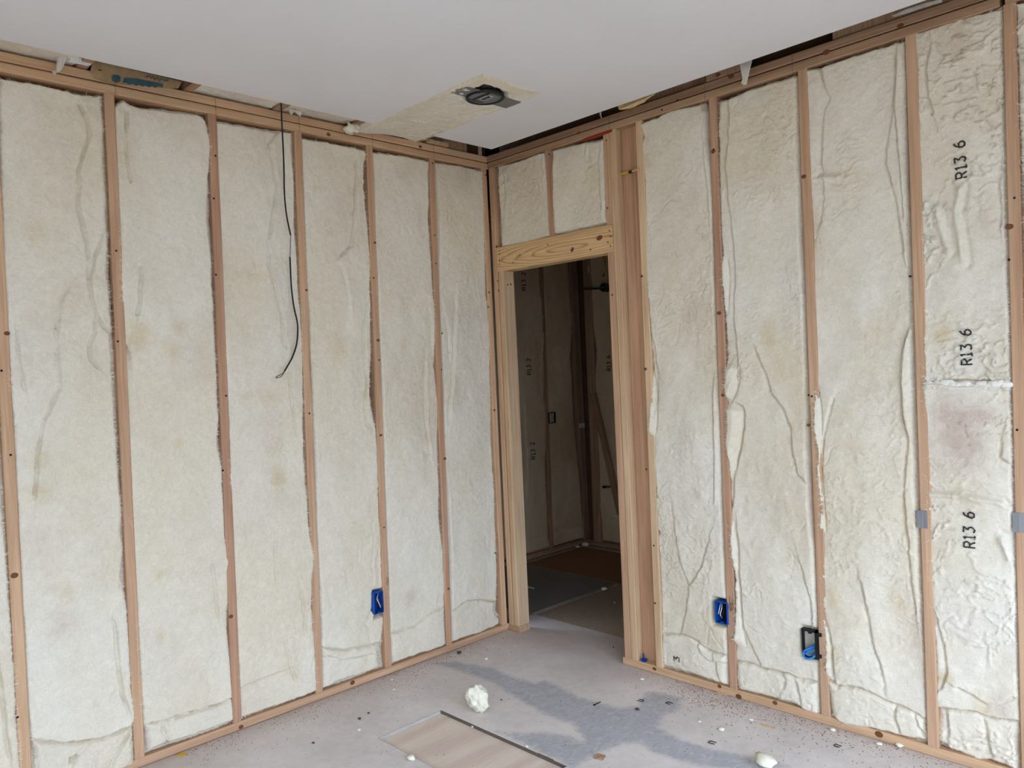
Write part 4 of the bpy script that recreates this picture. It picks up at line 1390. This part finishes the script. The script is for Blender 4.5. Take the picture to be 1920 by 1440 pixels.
def ring(name, r0, r1, z0, z1, mat, parent, loc, n=40, axis=None):
    V, F = [], []
    for (r, z) in ((r0, z0), (r1, z0), (r1, z1), (r0, z1)):
        for j in range(n):
            a = 2*math.pi*j/n
            V.append((r*math.cos(a), r*math.sin(a), z))
    for i in range(4):
        for j in range(n):
            F.append((i*n+j, i*n+(j+1) % n, ((i+1) % 4)*n+(j+1) % n, ((i+1) % 4)*n+j))
    o = mesh_obj(name, V, F, mat, None, True)
    o.location = loc
    if axis is not None:
        o.rotation_euler = Vector(axis).to_track_quat('Z', 'Y').to_euler()
    bpy.context.view_layer.update()
    mw = o.matrix_world.copy()
    o.parent = parent
    o.matrix_parent_inverse = parent.matrix_world.inverted()
    o.matrix_world = mw
    return o


boxes('mounting_pan', [(CANX-.048, CANX+.048, -.866, -.525, ZC-.0105, ZC-.006)], M['grey_metal'], can)
ring('can_rim', .074, .086, -.016, .0, M['black'], can, (CANX, CANY, ZC))
ring('can_wall', .0735, .0745, -.014, .07, M['black'], can, (CANX, CANY, ZC))
lathe('can_plate', [(.0735, -.007), (.0735, -.005)], M['dark_metal'], can, (CANX, CANY, ZC-.002))
ring('plate_edge', .0705, .0727, -.0105, -.007, M['grey_metal'], can, (CANX, CANY, ZC-.002))
boxes('plate_strap', [(CANX-.052, CANX+.052, CANY-.030, CANY-.016, ZC-.0125, ZC-.009)], M['black'], can)
boxes('plate_socket', [(CANX-.028, CANX+.028, CANY-.004, CANY+.018, ZC-.0125, ZC-.009)], M['black'], can)
sk = [(CANX-.031, CANX-.027), (CANX+.027, CANX+.031)]
boxes('socket_frame', [(sk[0][0], sk[0][1], CANY-.008, CANY+.022, ZC-.0140, ZC-.009), (sk[1][0], sk[1][1], CANY-.008, CANY+.022, ZC-.0140, ZC-.009),
                       (CANX-.031, CANX+.031, CANY-.008, CANY-.005, ZC-.0140, ZC-.009), (CANX-.031, CANX+.031, CANY+.019, CANY+.022, ZC-.0140, ZC-.009)], M['pale_metal'], can)
lathe('plate_screw', [(.004, -.0135), (.004, -.009)], M['grey_metal'], can, (CANX+.008, CANY+.007, ZC-.001), 10)
for dx, dy in ((-.03, -.045), (.02, -.052)):
    lathe('plate_screw', [(.003, -.012), (.003, -.009)], M['grey_metal'], can, (CANX+dx, CANY+dy, ZC), 10)

# brown paper flap with blue print standing over the top plate
kp = scrap('kraft_paper_flap', WL, [(174, 114), (215, 122), (262, 134), (300, 143), (342, 153), (334, 166), (300, 165), (250, 160), (212, 157), (190, 152), (178, 147), (169, 134), (172, 122)],
           .004, plain('kraft_paper', srgb(172, 142, 104), .9), curl=.0)
tag(kp, 'brown paper flap with blue print above the left top plate', 'paper flap')
scrap('blue_print', WL, [(210, 141), (222, 141), (226, 144), (226, 153), (219, 155), (210, 152)], .0075, M['blue_ink'], kp, .0005)
scrap('blue_print', WL, [(233, 146), (250, 147), (280, 152), (306, 158), (305, 164), (296, 162), (291, 165), (285, 161), (279, 164), (273, 160), (267, 162.5), (261, 158.5), (255, 161), (249, 157), (243, 159), (238, 156), (230, 155)], .0075, M['blue_ink'], kp, .0005)
M['grey_ink'] = plain('grey_blue_print', srgb(86, 100, 112), .9)
tube('printed_script', [WL.P(*WL.uz(x, y, .0085), .0085) for x, y in ((270, 143), (276, 146), (279, 141.5), (283, 147), (287, 144), (290, 150), (295, 146), (299, 152), (303, 147), (308, 152), (316, 150))], .0016, M['grey_ink'], kp, 5, 5)
boxes('paper_staple', [wbox(WL, *sorted((WL.uz(183, 131)[0], WL.uz(189, 131)[0])), WL.uz(186, 133)[1], WL.uz(186, 131.5)[1], .004, .0075)], M['nail'], kp)

GP = 'torn paper scraps at the ceiling edge'
tp = scrap('torn_paper', WL, [(108, 107), (116, 109), (123, 107), (122, 114), (118, 126), (113, 134), (105, 138), (102, 143), (98, 142), (96, 136), (104, 131), (113, 118), (106, 110)], .03, M['paper'], th=.0015, curl=.3)
tag(tp, 'curled torn paper strip dangling over the left top plate', 'torn paper', GP)
tp = scrap('torn_paper', WL, [(124, 104), (138, 106), (176, 115), (172, 119), (170, 122), (163, 124), (152, 121), (140, 119), (128, 116), (132, 111)], .06, M['ceiling'], th=.003)
tag(tp, 'white torn drywall paper flap left of the brown paper', 'torn paper', GP)
tp = scrap('torn_paper', WL, [(534, 201), (546, 204), (566, 210), (563, 219), (560, 211), (552, 209), (546, 216), (543, 212), (541, 205)], .05, M['paper'], th=.0012)
tag(tp, 'ragged white paper shreds beside the top of the hanging cable', 'torn paper', GP)
tp = scrap('torn_paper', WR, [(1161, 196), (1180, 190), (1205, 182), (1240, 172), (1232, 178), (1216, 187), (1210, 192), (1204, 190), (1192, 200), (1184, 204), (1170, 206.5), (1165, 207.5)], .06, M['tan_paper'], th=.0015, curl=.15)
tag(tp, 'yellowish torn paper tongue over the right top plate', 'torn paper', GP)
tp = scrap('torn_paper', WR, [(1389, 118), (1413, 113), (1411, 119), (1407, 124), (1405, 140), (1402, 159), (1397, 161), (1392, 157), (1396, 140), (1399, 127)], .05, M['paper'], th=.0015, curl=.2)
tag(tp, 'long white torn paper strip hanging on the right top plate', 'torn paper', GP)
tp = scrap('torn_paper', WR, [(1125, 209), (1127, 209), (1127, 217), (1129, 221), (1127.5, 222), (1124.5, 216)], .05, M['paper'], th=.0012)
tag(tp, 'tiny white paper thread hanging from the black gap at right', 'torn paper', GP)
tp = scrap('torn_paper', WR, [(1672, 30), (1700, 17), (1735, 6), (1766, -2), (1766, 4), (1730, 15), (1700, 25), (1678, 32)], .03, M['paper'], th=.0015)
tag(tp, 'pale torn paper band along the ceiling edge at top right', 'torn paper', GP)
# red strip under the plate over the doorway
rs = scrap('red_tape', WR, [(1089, 266), (1098, 259), (1120, 251), (1147, 242), (1147.5, 247), (1133, 253), (1112, 260), (1097, 265)], .0015, M['red'], th=.0008)
tag(rs, 'red tape strip under the top plate over the doorway', 'tape')

# ---------------------------------------------------------------- hanging cable, left wall
cab = empty('hanging_cable', tuple(WL.P(*WL.uz(517, 708, .03), .03)), label='black cable hanging from the ceiling gap over the left wall, split tip', cat='cable')
up = [(527, 190, .10), (528, 215, .075), (529, 240, .05), (531, 280, .035), (532.5, 320, .03), (533, 355, .03), (535.5, 390, .03), (540, 418, .03), (545, 441, .03)]
mid = [(545, 441, .03), (544.7, 452, .03), (544.3, 466, .03), (543.6, 482, .03)]
low = [(543.6, 482, .03), (544.6, 505, .03), (546.5, 540, .03), (551, 575, .03), (557, 602, .03), (558.3, 622, .03), (555.5, 648, .03), (547, 672, .03), (538, 688, .03), (533.5, 696, .03)]
P3 = lambda L: [WL.P(*WL.uz(x, y, d), d) for x, y, d in L]
tube('cable_jacket', P3(up), .0036, M['wire_black'], cab)
tag(tube('pale_section', P3(mid), .0024, M['grey_metal'], cab), 'thin pale stretch of the cable')  # thinner and paler than the jacket above and below
tube('cable_jacket', P3(low), .0038, M['wire_black'], cab)
tube('split_conductor', P3([(534, 695, .03), (529, 701, .03), (522, 704.5, .03), (516.5, 708, .03)]), .0017, M['wire_black'], cab, 6)
tube('split_conductor', P3([(533, 696.5, .03), (530.5, 702, .034), (526, 706.5, .036), (517.5, 709, .03)]), .0017, M['wire_black'], cab, 6)


# ---------------------------------------------------------------- outlet boxes
def open_box(root, wall, u0, u1, z0, z1, d0, depth, mat, inner, th=.0025):
    boxes('box_side', [wbox(wall, u0, u0+th, z0, z1, d0-depth, d0)], mat, root)
    boxes('box_side', [wbox(wall, u1-th, u1, z0, z1, d0-depth, d0)], mat, root)
    boxes('box_top', [wbox(wall, u0+th, u1-th, z1-th, z1, d0-depth, d0)], mat, root)
    boxes('box_bottom', [wbox(wall, u0+th, u1-th, z0, z0+th, d0-depth, d0)], mat, root)
    boxes('box_back', [wbox(wall, u0+th, u1-th, z0+th, z1-th, d0-depth, d0-depth+th)], inner, root)
    um = (u0+u1)/2
    boxes('screw_tab', [wbox(wall, um-.006, um+.006, z1-th-.006, z1-th, d0-.012, d0-.001)], mat, root)
    boxes('screw_tab', [wbox(wall, um-.006, um+.006, z0+th, z0+th+.006, d0-.012, d0-.001)], mat, root)


uA, zA = WL.uz(703.5, 1132, .013)
uB, zB = WL.uz(722.5, 1130, .013)
uA, uB = uA-.006, uB-.0105
bl = empty('outlet_box', WL.P((uA+uB)/2, zA-.05, .0), label='blue plastic outlet box low on the left wall', cat='outlet box')
open_box(bl, WL, uA, uB, zA-.054, zA+.054, .013, .055, M['blue'], M['deep_blue'])
P4 = lambda wall, L: [wall.P(*wall.uz(x, y, d), d) for x, y, d in L]
tube('coiled_wire', P4(WL, [(709, 1114, -.02), (707, 1123, .0), (711, 1132, .004), (714, 1140, -.01)]), .0022, M['wire_white'], bl, 6)
tube('coiled_wire', P4(WL, [(713, 1116, -.02), (709, 1122, .002), (711, 1130, .004), (715, 1139, -.01)]), .0022, M['wire_copper'], bl, 6)
tube('coiled_wire', P4(WL, [(708, 1138, -.02), (711, 1143, .0), (716, 1138, .0), (713, 1128, -.01)]), .0020, M['wire_black'], bl, 6)

uA, zA = WR.uz(1340.5, 1147, .013)
uB, zB = WR.uz(1363, 1148, .013)
br = empty('outlet_box', WR.P((uA+uB)/2, zA-.05, .0), label='blue plastic outlet box low on the right wall', cat='outlet box')
open_box(br, WR, uA, uB, zA-.049, zA+.049, .013, .055, M['blue'], M['black'])
tube('coiled_wire', P4(WR, [(1351, 1131, -.02), (1349, 1141, .002), (1347, 1151, .0)]), .0022, M['wire_white'], br, 6)
tube('coiled_wire', P4(WR, [(1354, 1131, -.02), (1353, 1142, .003), (1350.5, 1152, .003), (1354, 1158, -.005)]), .0022, M['wire_white'], br, 6)
tube('coiled_wire', P4(WR, [(1357, 1133, -.02), (1357, 1145, .0), (1354, 1156, .002), (1350, 1154, -.005)]), .0022, M['wire_black'], br, 6)

uA, zA = WR.uz(1505, 1206)
uB, zB = WR.uz(1534, 1208)
zt_, zb_ = WR.uz(1520, 1181)[1], WR.uz(1520, 1233)[1]
bk = empty('cable_bracket', WR.P((uA+uB)/2, zb_, 0), label='black open cable bracket with a blue cable loop on the right wall', cat='cable bracket')
fr = .007
boxes('frame_bar', [wbox(WR, uA, uA+fr*.7, zb_+.012, zt_, -.012, .008)], M['black'], bk)
boxes('frame_bar', [wbox(WR, uB-fr*1.5, uB, zb_, zt_, -.03, .008)], M['black'], bk)
boxes('frame_bar', [wbox(WR, uA, uB, zt_-fr, zt_, -.02, .008)], M['black'], bk)
boxes('frame_bar', [wbox(WR, uA, uB, zb_, zb_+fr*.5, -.012, .006)], M['black'], bk)
boxes('screw_lug', [wbox(WR, (uA+uB)/2-.006, (uA+uB)/2+.006, zt_-fr-.008, zt_-fr, -.008, .006)], M['black'], bk)
for yy in (1189, 1229):
    uu, zz_ = WR.uz(1533, yy)
    boxes('mounting_tab', [wbox(WR, uu-.004, uu+.018, zz_-.007, zz_+.007, .0005, .006)], M['black'], bk)
tube('blue_cable', P4(WR, [(1534, 1206, -.03), (1526, 1213, -.005), (1514, 1217, .006), (1507, 1222, .010), (1507, 1230, .012), (1513, 1235, .012), (1524, 1233, .010), (1531, 1227, .0)]), .0042, M['wire_blue'], bk)
tube('blue_cable', P4(WR, [(1534, 1213, -.03), (1527, 1217, -.006), (1516, 1221, .0), (1511, 1225, .0), (1519, 1229, -.004), (1530, 1222, -.02)]), .0042, M['wire_blue'], bk)
tube('blue_cable', P4(WR, [(1533, 1202, -.03), (1524, 1211, -.01), (1513, 1216, -.002), (1510, 1221, -.002)]), .0038, M['wire_blue'], bk)

# pencil marks on the studs beside the boxes
def pencil(wall, px, parent, d=.0016):
    return tube('pencil_mark', [wall.P(*wall.uz(x, y, d), d) for x, y in px], .0009, M['pencil'], parent, 5, 5)


studL = [o for o in wl.children if o.name.startswith('stud')]
studR = [o for o in wr.children if o.name.startswith('stud')]
pencil(WL, [(726, 1082), (728.5, 1084), (728, 1088), (725.5, 1091), (724.5, 1095), (727, 1096.5), (728.5, 1093), (726, 1089), (725, 1084), (726, 1082)], studL[4])
pencil(WR, [(1371.5, 1131), (1367.5, 1134), (1367, 1140), (1370, 1144), (1374, 1142), (1375, 1136), (1371.5, 1131)], studR[1])
pencil(WR, [(1368, 1118), (1369, 1132), (1370.5, 1147)], studR[1])
pencil(WR, [(1375, 1124), (1373, 1135), (1370, 1147)], studR[1])

# yellow cable stub in the recess
yc = empty('yellow_cable', (.95, .03, 2.1), label='short yellow cable stub crossing the recess beside the doorway', cat='cable')
a_, b_, c_ = on_y(1163.5, 326, .035), on_y(1183, 322, .020), on_y(1198, 317, -.004)
tube('cable_jacket', [a_, (a_+b_)/2, b_], .0055, M['yellow'], yc, 8)
tube('cable_jacket', [b_, (b_+c_)/2, c_], .0050, M['tan_paper'], yc, 8)
tube('cable_clip', [b_-(b_-a_)*.12, b_+(c_-b_)*.18], .0085, M['black'], yc, 8)
tube('cable_end', [a_-(b_-a_)*.10, a_+(b_-a_)*.03], .0068, M['knot'], yc, 8)
# small blue clip on the plate in the recess
bc = on_y(1208, 1236, .02)
o = boxes('wire_nut', [(bc[0]-.010, bc[0]+.012, .008, .03, T+.0005, T+.012), (bc[0]-.004, bc[0]+.002, .012, .018, T+.012, T+.04)], M['deep_blue'])
tag(o, 'small dark blue wire scrap on the plate in the recess by the doorway', 'wire scrap')

# nail plates
for px, lb in ((((1719, 957), (1739, 990)), 'grey steel nail plate on the stud left of the stamped batt'), (((1899, 961), (1921, 998)), 'grey steel nail plate on the stud at the right picture edge')):
    (xa, ya), (xb, yb) = px
    u0_, z1_ = WR.uz(xa, (ya+yb)/2)[0], WR.uz((xa+xb)/2, ya)[1]
    u1_, z0_ = WR.uz(xb, (ya+yb)/2)[0], WR.uz((xa+xb)/2, yb)[1]
    r = empty('nail_plate', WR.P((u0_+u1_)/2, z0_, .001), label=lb, cat='nail plate', group='nail plates on the right wall')
    boxes('steel_sheet', [wbox(WR, u0_, u1_, z0_, z1_, .0006, .003)], M['zinc'], r)
# ================================================================== THINGS IN THE CLOSET
lb = lumber('leaning_board', on_y(1163, 965, CLY-.055), on_y(1112, 738, CLY-.02), (1, 0, 0), .05, .03, M['wood_brown'], None, seg=8)
tag(lb, 'brown board leaning at an angle against the far closet wall', 'board')
rc = empty('round_box', tuple(on_y(1132, 539, CLY-.02)), label='dark round junction box on a bracket inside the closet', cat='junction box')
cc = on_y(1132, 539, CLY-.06)
lathe('box_drum', [(.034, 0), (.034, .05)], M['black'], rc, cc, 24, (0, 1, 0))
ring('box_rim', .027, .036, -.004, .006, M['dark_metal'], rc, cc, 28, (0, -1, 0))
boxes('box_clamp', [(cc[0]-.012, cc[0]+.010, CLY-.072, CLY-.058, cc[2]-.006, cc[2]+.006)], M['grey_metal'], rc)
ba, bb = on_y(1092, 542, CLY-.02), on_y(1124, 541, CLY-.03)
tube('hanger_bar', [ba, (ba+bb)/2, bb], .010, M['dark_metal'], rc, 8)
ct = empty('cable', tuple(on_y(1140, 528, CLY-.03)), label='thin cable drooping down to the round box in the closet', cat='cable')
tube('cable_jacket', [on_y(x, y, CLY-.03) for x, y in ((1126, 470), (1130, 484), (1135, 500), (1139, 515), (1139, 530))], .004, M['yellow'], ct, 6)
uA, zA = CL.uz(1028, 784)
uB, _ = CL.uz(1040, 784)
sb = empty('switch_box', CL.P(uA, zA-.05, 0), label='dark switch box on the closet stud', cat='switch box')
open_box(sb, CL, uA, uB, zA-.045, zA+.045, .012, .05, M['black'], M['black'])
tube('coiled_wire', [CL.P(*CL.uz(x, y, d), d) for x, y, d in ((1032, 776, 0), (1036, 784, .008), (1033, 791, 0))], .0025, M['grey_metal'], sb, 6)
rp = empty('red_pipe', tuple(on_y(1146, 912, CLY-.01)), label='short red pipe stub with dark tip inside the closet', cat='pipe')
a_, b_ = on_y(1137, 913, CLY-.05), on_y(1162, 912, CLY-.01)
tube('pipe_body', [a_, (a_+b_)/2, b_], .009, M['red'], rp, 10)
tube('pipe_cap', [a_+(a_-b_)*.28, a_], .011, M['black'], rp, 10)
pw = on_x(1095, 797, CLX+.012)
o = boxes('white_tag', [(CLX+.001, CLX+.004, pw[1]-.05, pw[1]+.02, pw[2]-.022, pw[2]+.018)], M['paper'])
tag(o, 'small pale tag on the dark closet corner post', 'tag')
g = 'wool crumbs on the closet floor'
for i, (x, y, s, lbc) in enumerate(((1098, 1024, .05, 'largest pale wool crumb in the far closet corner'), (1083, 1027, .03, 'wool crumb just left of the largest one in the closet'),
                                    (1133, 1107, .03, 'wool crumb on the brown closet floor near the right jamb'), (1060, 1022, .03, 'wool crumb along the foot of the closet left wall'))):
    p = on_z(x, y, 0)
    clump('wool_crumb', (p[0], p[1], 0.0), s*.6, M['foam'], lbc, 'wool crumb', g, 70+i, (1.2, 1, .6), .5, 2)
p = on_z(995, 1102, 0)
o = boxes('white_sliver', [(p[0]-.03, p[0]+.03, p[1]-.006, p[1]+.006, -.0003, .005)], M['paper'])
tag(o, 'thin white sliver on the grey closet floor', 'sliver')

# ================================================================== LOOSE THINGS ON THE FLOOR
p = on_z(900, 1334, 0)
bm = bmesh.new()
bmesh.ops.create_icosphere(bm, subdivisions=4, radius=1.0)
P = np.array([v.co[:] for v in bm.verts])
k = 1+.16*fbm(P[:, 0]*1.5+4, P[:, 1]*1.5+P[:, 2]*1.3, 5, 2)*2+.10*fbm(P[:, 0]*5+P[:, 2]*4, P[:, 1]*5, 9, 3)
# torn lump: flat broken faces, a rounded crust left standing on one side
CUTS = [((.75, -.55, .30), .62), ((.2, -.9, .35), .60), ((.9, .3, .1), .58), ((-.1, .25, .95), .80), ((-.5, -.75, -.1), .78), ((.55, .1, .82), .66)]
for v, kk in zip(bm.verts, k):
    c = Vector(v.co)*kk
    for nrm, lim in CUTS:
        nv = Vector(nrm).normalized()
        q = c.dot(nv)-lim-.05*math.sin(7*c.x+3*c.z)-.03*math.sin(13*c.y+5*c.z)
        if q > 0: c -= nv*q
    kk2 = 1+.10*math.sin(11*c.x+4*c.z)*math.sin(9*c.z-5*c.y)+random.uniform(-.035, .035)
    if abs(c.dot(Vector((.45, .6, -.1)))+.42) < .07: kk2 *= .90
    v.co = Vector((c.x*.060, c.y*.050, c.z*.062))*kk2
zmin = min(v.co.z for v in bm.verts)
for v in bm.verts: v.co.z -= zmin+.003
fo = bm_obj('foam_chunk', bm, M['foam'], None, True)
fo.location = (p[0], p[1], 0)
fo.rotation_euler = (0, 0, math.radians(30))
tag(fo, 'torn cream foam chunk on the floor near the bare plywood patch', 'foam chunk')

WHITE = [(770, 1425, .016, 'white wool crumb on the plywood patch at the bottom edge'), (1437, 1440, .034, 'largest white wool tuft at the bottom picture edge'),
         (912, 1237, .008, 'small white crumb in front of the doorway'), (947, 1181, .011, 'white crumb at the foot of the left corner stud'),
         (673, 1371, .008, 'white crumb left of the plywood patch'), (1408, 1352, .008, 'white crumb before the bay with the black bracket'),
         (1353, 1370, .010, 'flat white crumb in the middle of the right floor'), (1561, 1371, 0.009, 'cream foam bit below the right plate'),
         (1648, 1397, 0.008, 'white crumbled bit below the right plate'), (1686, 1401, 0.011, 'oval cream foam bit leaning on the right plate'),
         (738, 1294, .006, 'white speck left of the foam chunk near the left plate'), (1311, 1354, .006, 'tiny white crumb on the grey floor stain'),
         (735, 1276, .006, 'tiny white crumb close to the left plate'), (1204, 1275, .008, 'white crumb in front of the recess'), (886, 1359, .006, 'white crumb on the far rim of the plywood patch'),
         (987, 1401, .006, 'white crumb on the right rim of the plywood patch')]
for i, (x, y, s, lb) in enumerate(WHITE):
    q = on_z(x, y, 0)
    z = -.0122 if (PX0 < q[0] < PX1 and PY0 < q[1] < PY1) else 0.0
    clump('wool_crumb', (q[0], q[1], z), s, M['foam'], lb, 'wool crumb', 'white crumbs on the floor', 80+i, (1.3, 1, .65), .6, 2)
DARK = [(1195, 1332, .008, 'black lump on the grey floor stain'), (862, 1226, .010, 'brown pebble near the left plate'), (588, 1394, .005, 'dark speck left of the plywood patch'),
        (674, 1349, .006, 'dark crumb left of the plywood patch, toward the wall'), (691, 1338, .005, 'dark crumb nearer the left plate'), (940, 1313, .004, 'dark speck right of the foam chunk')]
for i, (x, y, s, lb) in enumerate(DARK):
    q = on_z(x, y, 0)
    clump('dark_crumb', (q[0], q[1], 0), s, M['crumb_dark'], lb, 'crumb', 'dark crumbs on the floor', 120+i, (1.2, 1, .7), .5, 2)


def chip(name, x, y, sx, sy, sz, ang, mat, label, cat, group=None):
    q = on_z(x, y, 0)
    bm = bmesh.new()
    bmesh.ops.create_cube(bm, size=1.0)
    bmesh.ops.subdivide_edges(bm, edges=bm.edges[:], cuts=2, use_grid_fill=True)
    for v in bm.verts:
        v.co = Vector((v.co.x*sx*(1+random.uniform(-.16, .16)), v.co.y*sy*(1+random.uniform(-.18, .18)), (v.co.z+.5)*sz*(1 if v.co.z < 0 else random.uniform(.75, 1.1))))
    o = bm_obj(name, bm, mat)
    o.location = (q[0], q[1], 0)
    o.rotation_euler = (0, 0, math.radians(ang))
    return tag(o, label, cat, group)


chip('wood_chip', 1125, 1421, .034, .030, .008, 20, M['wood_brown'], 'brown square wood chip right of the plywood patch', 'wood chip')
chip('wood_sliver', 1438, 1362, .060, .012, .004, 5, M['wood_pale'], 'pale wood sliver on the right of the floor', 'wood chip')
chip('wood_sliver', 1354, 1301, .045, .015, .005, 0, M['wood_pale'], 'pale wood shaving beside the right plate', 'wood chip')
chip('dry_leaf', 340, 1416, .036, .022, .004, 30, M['leaf'], 'yellow dry leaf scrap at the foot of the left plate', 'leaf')


def staple(x, y, ang, label, s=1.0):
    q = on_z(x, y, .0022)
    c, sn = math.cos(math.radians(ang)), math.sin(math.radians(ang))
    pts = [(.022, -.008), (0, -.0085), (-.003, -.006), (-.003, .006), (0, .0085), (.024, .008)]
    o = tube('wire_staple', [(q[0]+s*(c*a-sn*b), q[1]+s*(sn*a+c*b), .0022) for a, b in pts], .0016, M['wire_black'], None, 6, 3)
    return tag(o, label, 'staple', 'loose wire staples')


staple(1205, 1314, 190, 'dark wire staple on the floor, nearest the doorway')
staple(1251, 1317, 0, 'dark wire staple in front of the recess bay')
staple(1331, 1391, 10, 'dark wire staple alone in the middle right floor')
staple(1566, 1397, 0, 'dark wire staple close under the right plate', .9)
q0, q1 = on_z(1114, 1322, .003), on_z(1126, 1316, .003)
sc = empty('screw', tuple(q0), label='dark screw lying on the grey floor stain', cat='screw')
tube('screw_shank', [q0, (q0+q1)/2, q1], .0022, M['wire_black'], sc, 6)
tube('screw_head', [q0-(q1-q0)*.04, q0+(q1-q0)*.06], .0048, M['wire_black'], sc, 8)


# sawdust and grit along the plates: far too many to count
def dust(name, n, place, mat, smin, smax, label, parent=None):
    x, y = place(n)
    s = RNG.uniform(smin, smax, n)
    a = RNG.uniform(0, 6.28, n)
    asp = RNG.uniform(.3, 1, n)
    V, F = [], []
    base = np.stack([x, y, np.zeros(n)], -1)
    e1 = np.stack([np.cos(a)*s, np.sin(a)*s, 0*a], -1)
    e2 = np.stack([-np.sin(a)*s*asp, np.cos(a)*s*asp, 0*a], -1)
    up = np.stack([0*a, 0*a, s*.5+.0012], -1)
    Q = np.stack([base+e1, base+e2, base-e1, base-e2, base+up], 1).reshape(-1, 3)
    b = np.arange(n)*5
    T_ = np.concatenate([np.stack([b+i, b+(i+1) % 4, b+4], -1) for i in range(4)])
    o = np_mesh(name, Q, T_, mat, None, False)
    return tag(o, label, 'sawdust', None, 'stuff')


def near_left(n):
    return np.abs(RNG.exponential(.09, n))+.002, -RNG.uniform(.05, 1.9, n)


def near_right(n):
    x = .90+RNG.beta(2, 2.5, n)*1.9
    return x, -(np.abs(RNG.exponential(.10, n))+.004)


def allover(n):
    x, y = RNG.uniform(.05, 2.4, n), -RNG.uniform(.02, 1.6, n)
    return x, y


M['dust1'] = plain('sawdust_brown', srgb(146, 114, 92), .95)
M['dust2'] = plain('sawdust_pale', srgb(212, 196, 172), .95)
dust('sawdust', 900, near_left, M['dust1'], .0010, .0038, 'brown sawdust scattered along the left bottom plate')
dust('sawdust', 900, near_right, M['dust1'], .0010, .0042, 'brown sawdust scattered along the right bottom plate')
def heap(n):
    q = on_z(1340, 1312)
    return q[0]+RNG.normal(0, .12, n), np.minimum(q[1]+RNG.normal(0, .055, n), -.004)
dust('sawdust', 500, heap, M['dust1'], .0010, .0036, 'densest brown sawdust pile before the right plate')
dust('grit', 260, allover, M['crumb_dark'], .0012, .0032, 'dark grit specks spread over the floor')
dust('grit', 160, allover, M['dust2'], .0012, .0030, 'pale wood specks spread over the floor')
